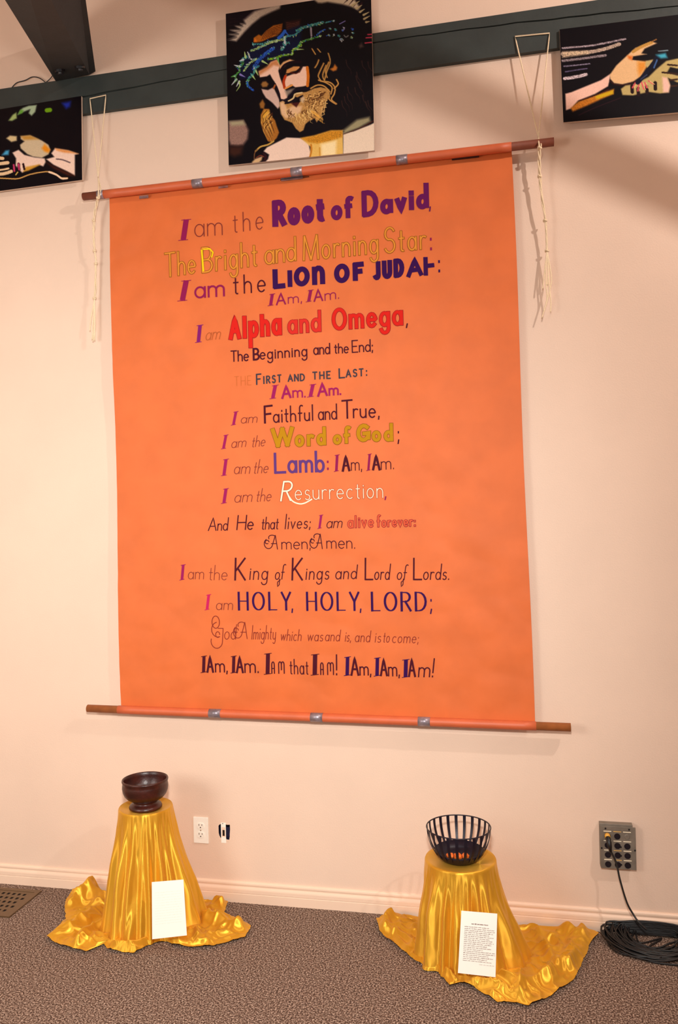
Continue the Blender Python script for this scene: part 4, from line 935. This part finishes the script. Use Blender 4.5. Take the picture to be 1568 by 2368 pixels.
# ---------------------------------------------------------------- gold satin draped pedestals
def ray_poly(cx, cy, th, poly):
    dx, dy = math.cos(th), math.sin(th); best = 0.0
    n = len(poly)
    for i in range(n):
        ax, ay = poly[i][0] - cx, poly[i][1] - cy; bx_, by_ = poly[(i + 1) % n][0] - cx, poly[(i + 1) % n][1] - cy
        ex, ey = bx_ - ax, by_ - ay; den = dx * ey - dy * ex
        if abs(den) < 1e-9: continue
        t = (ax * ey - ay * ex) / den; s = (ax * dy - ay * dx) / den
        if t > 0 and -1e-6 <= s <= 1 + 1e-6: best = max(best, t)
    return best
def seg_d(x, y, pl):
    best = 9e9; tb = 0; n = len(pl) - 1
    for i in range(n):
        ax, ay = pl[i]; bx_, by_ = pl[i + 1]; dx, dy = bx_ - ax, by_ - ay; l2 = dx * dx + dy * dy + 1e-12
        t = max(0, min(1, ((x - ax) * dx + (y - ay) * dy) / l2)); d = math.hypot(x - ax - t * dx, y - ay - t * dy)
        if d < best: best = d; tb = (i + t) / n
    return best, tb
def drape(name, label, cx, cy, ztop, rtop, rbase, hem_px, folds, ridges, seed, rim=0.0, top_label=None):
    t = thing(name, label, 'cloth', (cx, cy, 0), 'gold satin cloths draped over pedestals')
    hem = [fl(x, y) for x, y in hem_px]; poly = [(h.x, min(h.y, -.03)) for h in hem]
    face = math.atan2(CAM.y - cy, CAM.x - cx)            # direction towards the viewer's side of the room
    rb_pts = sorted(rbase)                                # (angle relative to front in degrees, radius)
    def rb(deg):
        d = (deg + 180) % 360 - 180
        P_ = rb_pts; P_ = [(P_[-1][0] - 360, P_[-1][1])] + P_ + [(P_[0][0] + 360, P_[0][1])]
        for (a, ra), (b, rb_) in zip(P_, P_[1:]):
            if a <= d <= b:
                k = (d - a) / (b - a); k = k * k * (3 - 2 * k); return ra + (rb_ - ra) * k
        return P_[1][1]
    R_ = [([(fl(x, y).x, fl(x, y).y) for x, y in pl], h, w) for pl, h, w in ridges]
    NT, NTOP, NS, NF = 540, 12, 84, 46
    V = []; F = []
    for i in range(NT):
        th = 2 * PI * i / NT; rel = math.degrees(th - face); rel = (rel + 180) % 360 - 180
        rbt = rb(rel); ro = max(ray_poly(cx, cy, th, poly), rbt + .012)
        ro += .004 * noise.noise(Vector((th * 14, seed, 0))) + .0015 * noise.noise(Vector((th * 60, seed, 3)))
        ct, st = math.cos(th), math.sin(th)
        col = []
        for k in range(NTOP):
            a = (k + 0.001) / NTOP; r = rtop * a
            z = ztop + rim * (max(0, a - .72) / .28) ** 2 + .0012 * noise.noise(Vector((r * 20 * ct, r * 20 * st, seed)))
            col.append((r * ct, r * st, z))
        def fold(tt):
            f = -.006 * min(1, tt * 3)
            for (u0, u1, w, amp, t0, t1) in folds:
                c_ = u0 + (u1 - u0) * tt ** 1.1
                d = abs((rel - c_ + 180) % 360 - 180)
                k = math.exp(-(d / w) ** 2)
                g = max(0, min(1, (tt - t0) / max(.05, (t1 - t0))))
                f += 1.7 * amp * k * (g * g * (3 - 2 * g))
            f += (.007 * noise.noise(Vector((ct * 8.5 + tt * .5, st * 8.5, tt * .8 + seed * 3)))) * min(1, tt * 5)
            f += (.0045 * noise.noise(Vector((ct * 5.5, st * 5.5, tt * 1.2 + seed))) + .0022 * noise.noise(Vector((ct * 12, st * 12, tt * 4 + seed)))) * min(1, tt * 4)
            f += .004 * (1 - abs(2 * noise.noise(Vector((ct * 4 + tt * 2.2, st * 4, tt * 5 + seed * 2))))) * max(0, tt - .35)
            return f
        for k in range(NS + 1):
            tt = k / NS
            if tt < .03:
                q = tt / .03; r = rtop + .004 * math.sin(q * PI / 2); z = ztop + rim * (1 - q * .3) - .006 * q
            else:
                q = (tt - .03) / .97; r = rtop + .004 + (rbt - rtop - .004) * (q ** 1.15); z = (ztop - .006 + rim * .7) * (1 - q) + .012 * q
            r += fold(tt)
            col.append((r * ct, r * st, z))
        r1 = rbt + fold(1.0); span = max(ro - r1, .006)
        for k in range(1, NF + 1):
            q = k / NF; r = r1 + span * q
            X = cx + r * ct; Y = cy + r * st
            z = .012 * (1 - q) + .004
            amp = min(1, span / .06)
            nz = 1 - abs(2.2 * noise.noise(Vector((X * 9, Y * 11, seed))))
            nz2 = noise.noise(Vector((X * 24, Y * 24, seed + 5)))
            env = math.sin(min(1, q * 1.02) * PI * .97) ** .6
            nz3 = max(0, 1 - abs(3.0 * noise.noise(Vector((X * 19 + Y * 6, Y * 22 - X * 5, seed + 9)))))
            z += amp * env * (max(0, nz) ** 1.5 * .020 + .006 * nz2 + .011 * nz3 ** 2)
            z += amp * (1 - env) * q * .007 * (1 + noise.noise(Vector((th * 9, seed, 1))))
            for pl, h, w in R_:
                d, _ = seg_d(X, Y, pl)
                if d < w * 2.6: z += h * math.exp(-(d / w) ** 2) * min(1, (1 - q) * 5 + .12)
            col.append((r * ct, r * st, max(z, .003)))
        M_ = len(col)
        for (x, y, z) in col:
            yy = min(y + cy, -.020 - (.004 if z < .09 else 0)) - cy
            V.append((x, yy, z))
    for i in range(NT):
        for k in range(M_ - 1):
            a = i * M_ + k; b = ((i + 1) % NT) * M_ + k
            F.append((a, a + 1, b + 1, b))
    mesh('draped_cloth', V, F, M['satin'], t, True)
    # thin frayed hem threads along the cut edge
    return t, face
# left pedestal
d1 = 3.40; r1_ = ray(337, 1868); c1 = CAM + r1_ * d1
hem1 = [(107,2174),(140,2192),(200,2206),(213,2184),(238,2182),(250,2200),(310,2209),(346,2186),(386,2176),(398,2190),(430,2196),(488,2193),(568,2172),(581,2147),(540,2128),(520,2118),(528,2088),(500,2082),(420,2066),(300,2060),(215,2052),(176,2054),(150,2092),(152,2132)]
drape('draped_pedestal', 'pedestal draped in gold satin carrying the brown wooden bowl', c1.x, c1.y, c1.z, .107,
      [(-180, .13), (-130, .15), (-90, .178), (-50, .165), (-20, .165), (15, .160), (45, .170), (75, .21), (92, .235), (130, .16)], hem1,
      [(-70, -74, 7, .016, .02, .5), (-46, -50, 8, .022, .0, .6), (-24, -30, 7, .020, .05, .7), (-6, -10, 6, .014, .2, .9), (2, 2, 5, .016, .0, .5), (20, 22, 7, .020, .02, .6), (34, 44, 6, .018, .0, .8), (52, 62, 8, .024, .05, .8), (75, 82, 9, .018, .1, .8), (-12, -22, 6, .022, .6, 1.0), (110, 110, 12, .015, 0, 1), (-110, -110, 12, .015, 0, 1), (150, 150, 14, .012, 0, 1), (-150, -150, 14, .012, 0, 1)],
      [([(120,2170),(165,2160),(215,2130),(235,2110)], .030, .030), ([(160,2100),(200,2080),(225,2062)], .045, .028), ([(186,2066),(205,2075),(222,2098)], .030, .036), ([(420,2130),(480,2135),(560,2155)], .030, .022), ([(455,2165),(458,2185)], .025, .012), ([(400,2188),(450,2190),(490,2186),(560,2168)], .010, .009), ([(500,2095),(520,2105)], .03, .02), ([(175,2195),(215,2160),(238,2150)], .03, .016), ([(260,2195),(300,2200),(335,2185)], .016, .012)], 1.7, rim=.009)
d2 = 3.11; c2 = CAM + ray(1065, 1985) * d2
hem2 = [(870,2129),(878,2160),(960,2224),(1008,2244),(1040,2286),(1066,2277),(1100,2292),(1150,2322),(1200,2326),(1222,2333),(1275,2308),(1330,2268),(1358,2212),(1364,2190),(1384,2166),(1372,2148),(1330,2146),(1200,2138),(1000,2128),(920,2120)]
drape('draped_pedestal', 'pedestal draped in gold satin carrying the black strip basket', c2.x, c2.y, c2.z, .131,
      [(-180, .14), (-130, .15), (-90, .170), (-50, .165), (-20, .160), (10, .165), (40, .185), (70, .225), (95, .235), (130, .17)], hem2,
      [(-66, -74, 9, .014, .0, .6), (-44, -46, 9, .020, .0, .5), (-22, -24, 4, .016, .12, .5), (-4, -8, 7, .012, .1, .8), (10, 6, 3.5, .012, .0, .5), (22, 24, 4, .012, .0, .4), (34, 44, 6, .014, .0, .7), (50, 64, 8, .020, .0, .8), (72, 84, 8, .018, .1, .9), (30, 30, 12, .018, .45, 1.0), (-110, -110, 12, .012, 0, 1), (120, 120, 12, .012, 0, 1)],
      [([(885,2150),(915,2120),(945,2112)], .045, .025), ([(900,2160),(940,2180),(965,2200)], .018, .014), ([(1012,2245),(1035,2262),(1056,2275)], .012, .008), ([(1150,2260),(1200,2285),(1260,2270)], .022, .02), ([(1120,2290),(1180,2305),(1225,2315)], .016, .014), ([(1230,2140),(1270,2130),(1310,2135)], .055, .03), ([(1300,2150),(1330,2180),(1310,2240),(1270,2270)], .026, .022), ([(1350,2150),(1350,2200),(1320,2250)], .030, .018), ([(1245,2170),(1270,2220),(1290,2250)], .022, .016), ([(1080,2285),(1140,2290)], .012, .012)], 6.3, rim=0.003)

# ---------------------------------------------------------------- bowl and basket
bo1 = thing('wooden_bowl', 'dark brown turned wooden footed bowl on the left gold pedestal', 'bowl', (c1.x + .003, c1.y - .006, c1.z + .0022))
k = 1.0
V, F = lathevf([(0, 0), (.062, 0), (.0665, .004), (.067, .009), (.063, .016), (.056, .020), (.049, .025), (.048, .030), (.058, .036), (.074, .046), (.085, .058), (.091, .072), (.0935, .088), (.0925, .100), (.0905, .106), (.0930, .111), (.0945, .117), (.0930, .1215), (.0895, .122), (.0865, .119), (.086, .106), (.082, .08), (.068, .056), (.04, .044), (0, .041)], 64)
mesh('bowl_body', V, F, M['wood'], bo1, True)
bk = thing('metal_basket', 'black basket of upright metal strips on the right gold pedestal', 'basket', (c2.x - .004, c2.y - .010, c2.z + .0035))
V, F = lathevf([(0, 0), (.064, 0), (.068, .003), (.078, .012), (.088, .026), (.0925, .034), (.091, .035), (.077, .014), (.066, .005), (0, .004)], 64); mesh('base_dish', V, F, M['iron'], bk, True)
def rbk(z): q = z / .120; return .068 + .052 * (1 - (1 - q) ** 2.0) ** .85
ring = [(rbk(.120) * math.cos(2 * PI * i / 64), rbk(.120) * math.sin(2 * PI * i / 64), .120) for i in range(64)]
V, F = tubevf(ring, .0024, 8, closed=True); mesh('rim_ring', V, F, M['iron'], bk, True)
NB = 23
for b_ in range(NB):
    a = 2 * PI * (b_ + .3) / NB; V = []; n_ = 12
    rr = Vector((math.cos(a), math.sin(a), 0)); tt_ = Vector((-math.sin(a), math.cos(a), 0))
    for i in range(n_ + 1):
        z = .016 + (.120 - .016) * i / n_; r = rbk(z); w_ = .0060 * (.72 + .28 * i / n_)
        for (s, o2) in ((-1, 0), (1, 0), (1, -.0016), (-1, -.0016)): V.append(rr * (r + o2) + tt_ * (s * w_) + Vector((0, 0, z)))
    F = []
    for i in range(n_):
        for q in range(4): F.append((i * 4 + q, i * 4 + (q + 1) % 4, i * 4 + 4 + (q + 1) % 4, i * 4 + 4 + q))
    F += [(3, 2, 1, 0), (n_ * 4, n_ * 4 + 1, n_ * 4 + 2, n_ * 4 + 3)]
    mesh('strip', V, F, M['iron'], bk)
for i, (px_, py_, s_, lab) in enumerate(((1050, 1972, .016, 'orange block at the left inside the black basket'), (1066, 1973, .017, 'orange block in the middle inside the black basket'), (1083, 1966, .015, 'orange block at the right inside the black basket'))):
    z0 = c2.z + .0035 + .016; p0 = fl(px_, py_, z0)
    bm = bmesh.new(); bmesh.ops.create_icosphere(bm, subdivisions=2, radius=1)
    for v in bm.verts: v.co = Vector((v.co.x * s_ * 1.0, v.co.y * s_ * .8, v.co.z * s_ * .7)) * (1 + .3 * noise.noise(v.co * 1.5 + Vector((i * 3, 0, 0))))
    me = bpy.data.meshes.new('ember_block'); bm.to_mesh(me); bm.free(); me.materials.append(M['ember'])
    o = bpy.data.objects.new('ember_block', me); COL.objects.link(o)
    o.location = (bk.location.x + (i - 1) * .028 - .004, bk.location.y - .020 + (.008 if i == 2 else 0), c2.z + .0035 + .017)
    tag(o, lab, 'block', 'orange blocks in the basket')

# ---------------------------------------------------------------- printed cards leaning on the cloth
def card(label, corners, ybot, ytop, text):
    tl, tr, br, bl = corners
    P0 = pt(*bl, ybot); P1 = pt(*br, ybot); P2 = pt(*tr, ytop); P3 = pt(*tl, ytop)
    t = thing('text_card', label, 'card', (P0 + P1) / 2)
    n = (P1 - P0).cross(P3 - P0).normalized(); n = n if n.y < 0 else -n
    A = [P0, P1, P2, P3]; B = [a - n * .0012 for a in A]
    addp('card_sheet', (A + B, [(0, 1, 2, 3), (7, 6, 5, 4), (0, 4, 5, 1), (1, 5, 6, 2), (2, 6, 7, 3), (3, 7, 4, 0)]), M['paper'], t)
    def uv(u, v): return ((P3 * (1 - u) + P2 * u) * (1 - v) + (P0 * (1 - u) + P1 * u) * v) + n * .0006
    rr = random.Random(4); V = []; F = []
    for (v0, u0, u1, h, wt) in text:
        u = u0
        while u < u1 - .01:
            wl = rr.uniform(.05, .12); ue = min(u + wl, u1); x = u
            while x < ue - .004:                        # small letter-like strokes, too small to read in the photo
                cw = rr.uniform(.010, .016); hh_ = h * rr.choice([.7, .7, 1.0, .75])
                for (a, b, c_, d) in ((x, v0 - hh_, x + .0045 * wt, v0), (x, v0 - hh_ * rr.choice([1, .5]), x + cw * .8, v0 - hh_ * rr.choice([.8, .3]) ) ):
                    k = len(V); lo_, hi_ = min(b, d), max(b, d)
                    if hi_ - lo_ < .0025: hi_ = lo_ + .0028 * wt
                    V += [uv(a, hi_), uv(c_, hi_), uv(c_, lo_), uv(a, lo_)]; F.append((k, k + 1, k + 2, k + 3))
                x += cw
            u = ue + .018
    if V:
        o = addp('printed_text', (V, F), ink((120, 60, 50)) if len(text) > 12 and text[0][4] > 1 else ink((240, 228, 212)), t); o['label'] = 'rows of tiny printed text'
    return t
rows = [(.205, .30, .76, .020, 1.5)]
ends = [.78, .93, .95, .90, .80, .92, .82, .90, .93, .90, .77, .86, .64, .97, .97, .80, .92, .76, .91]
for i, e in enumerate(ends): rows.append((.252 + i * .0300, .115, e, .0135, 1.1))
rows.append((.835, .56, .95, .010, .6))
cy2 = c2.y - .178; cy1 = c1.y - .190
card('white printed card leaning on the right gold cloth', [(1067, 2106), (1150, 2113), (1146, 2260), (1059, 2250)], cy2 - .040, cy2 - .006, rows)
card('blank-looking white card leaning on the left gold cloth', [(351, 2040), (424, 2034), (432, 2163), (352, 2172)], cy1 - .020, cy1 + .002, [(v, .1, .9, .010, .7) for v in np.linspace(.2, .75, 13)])
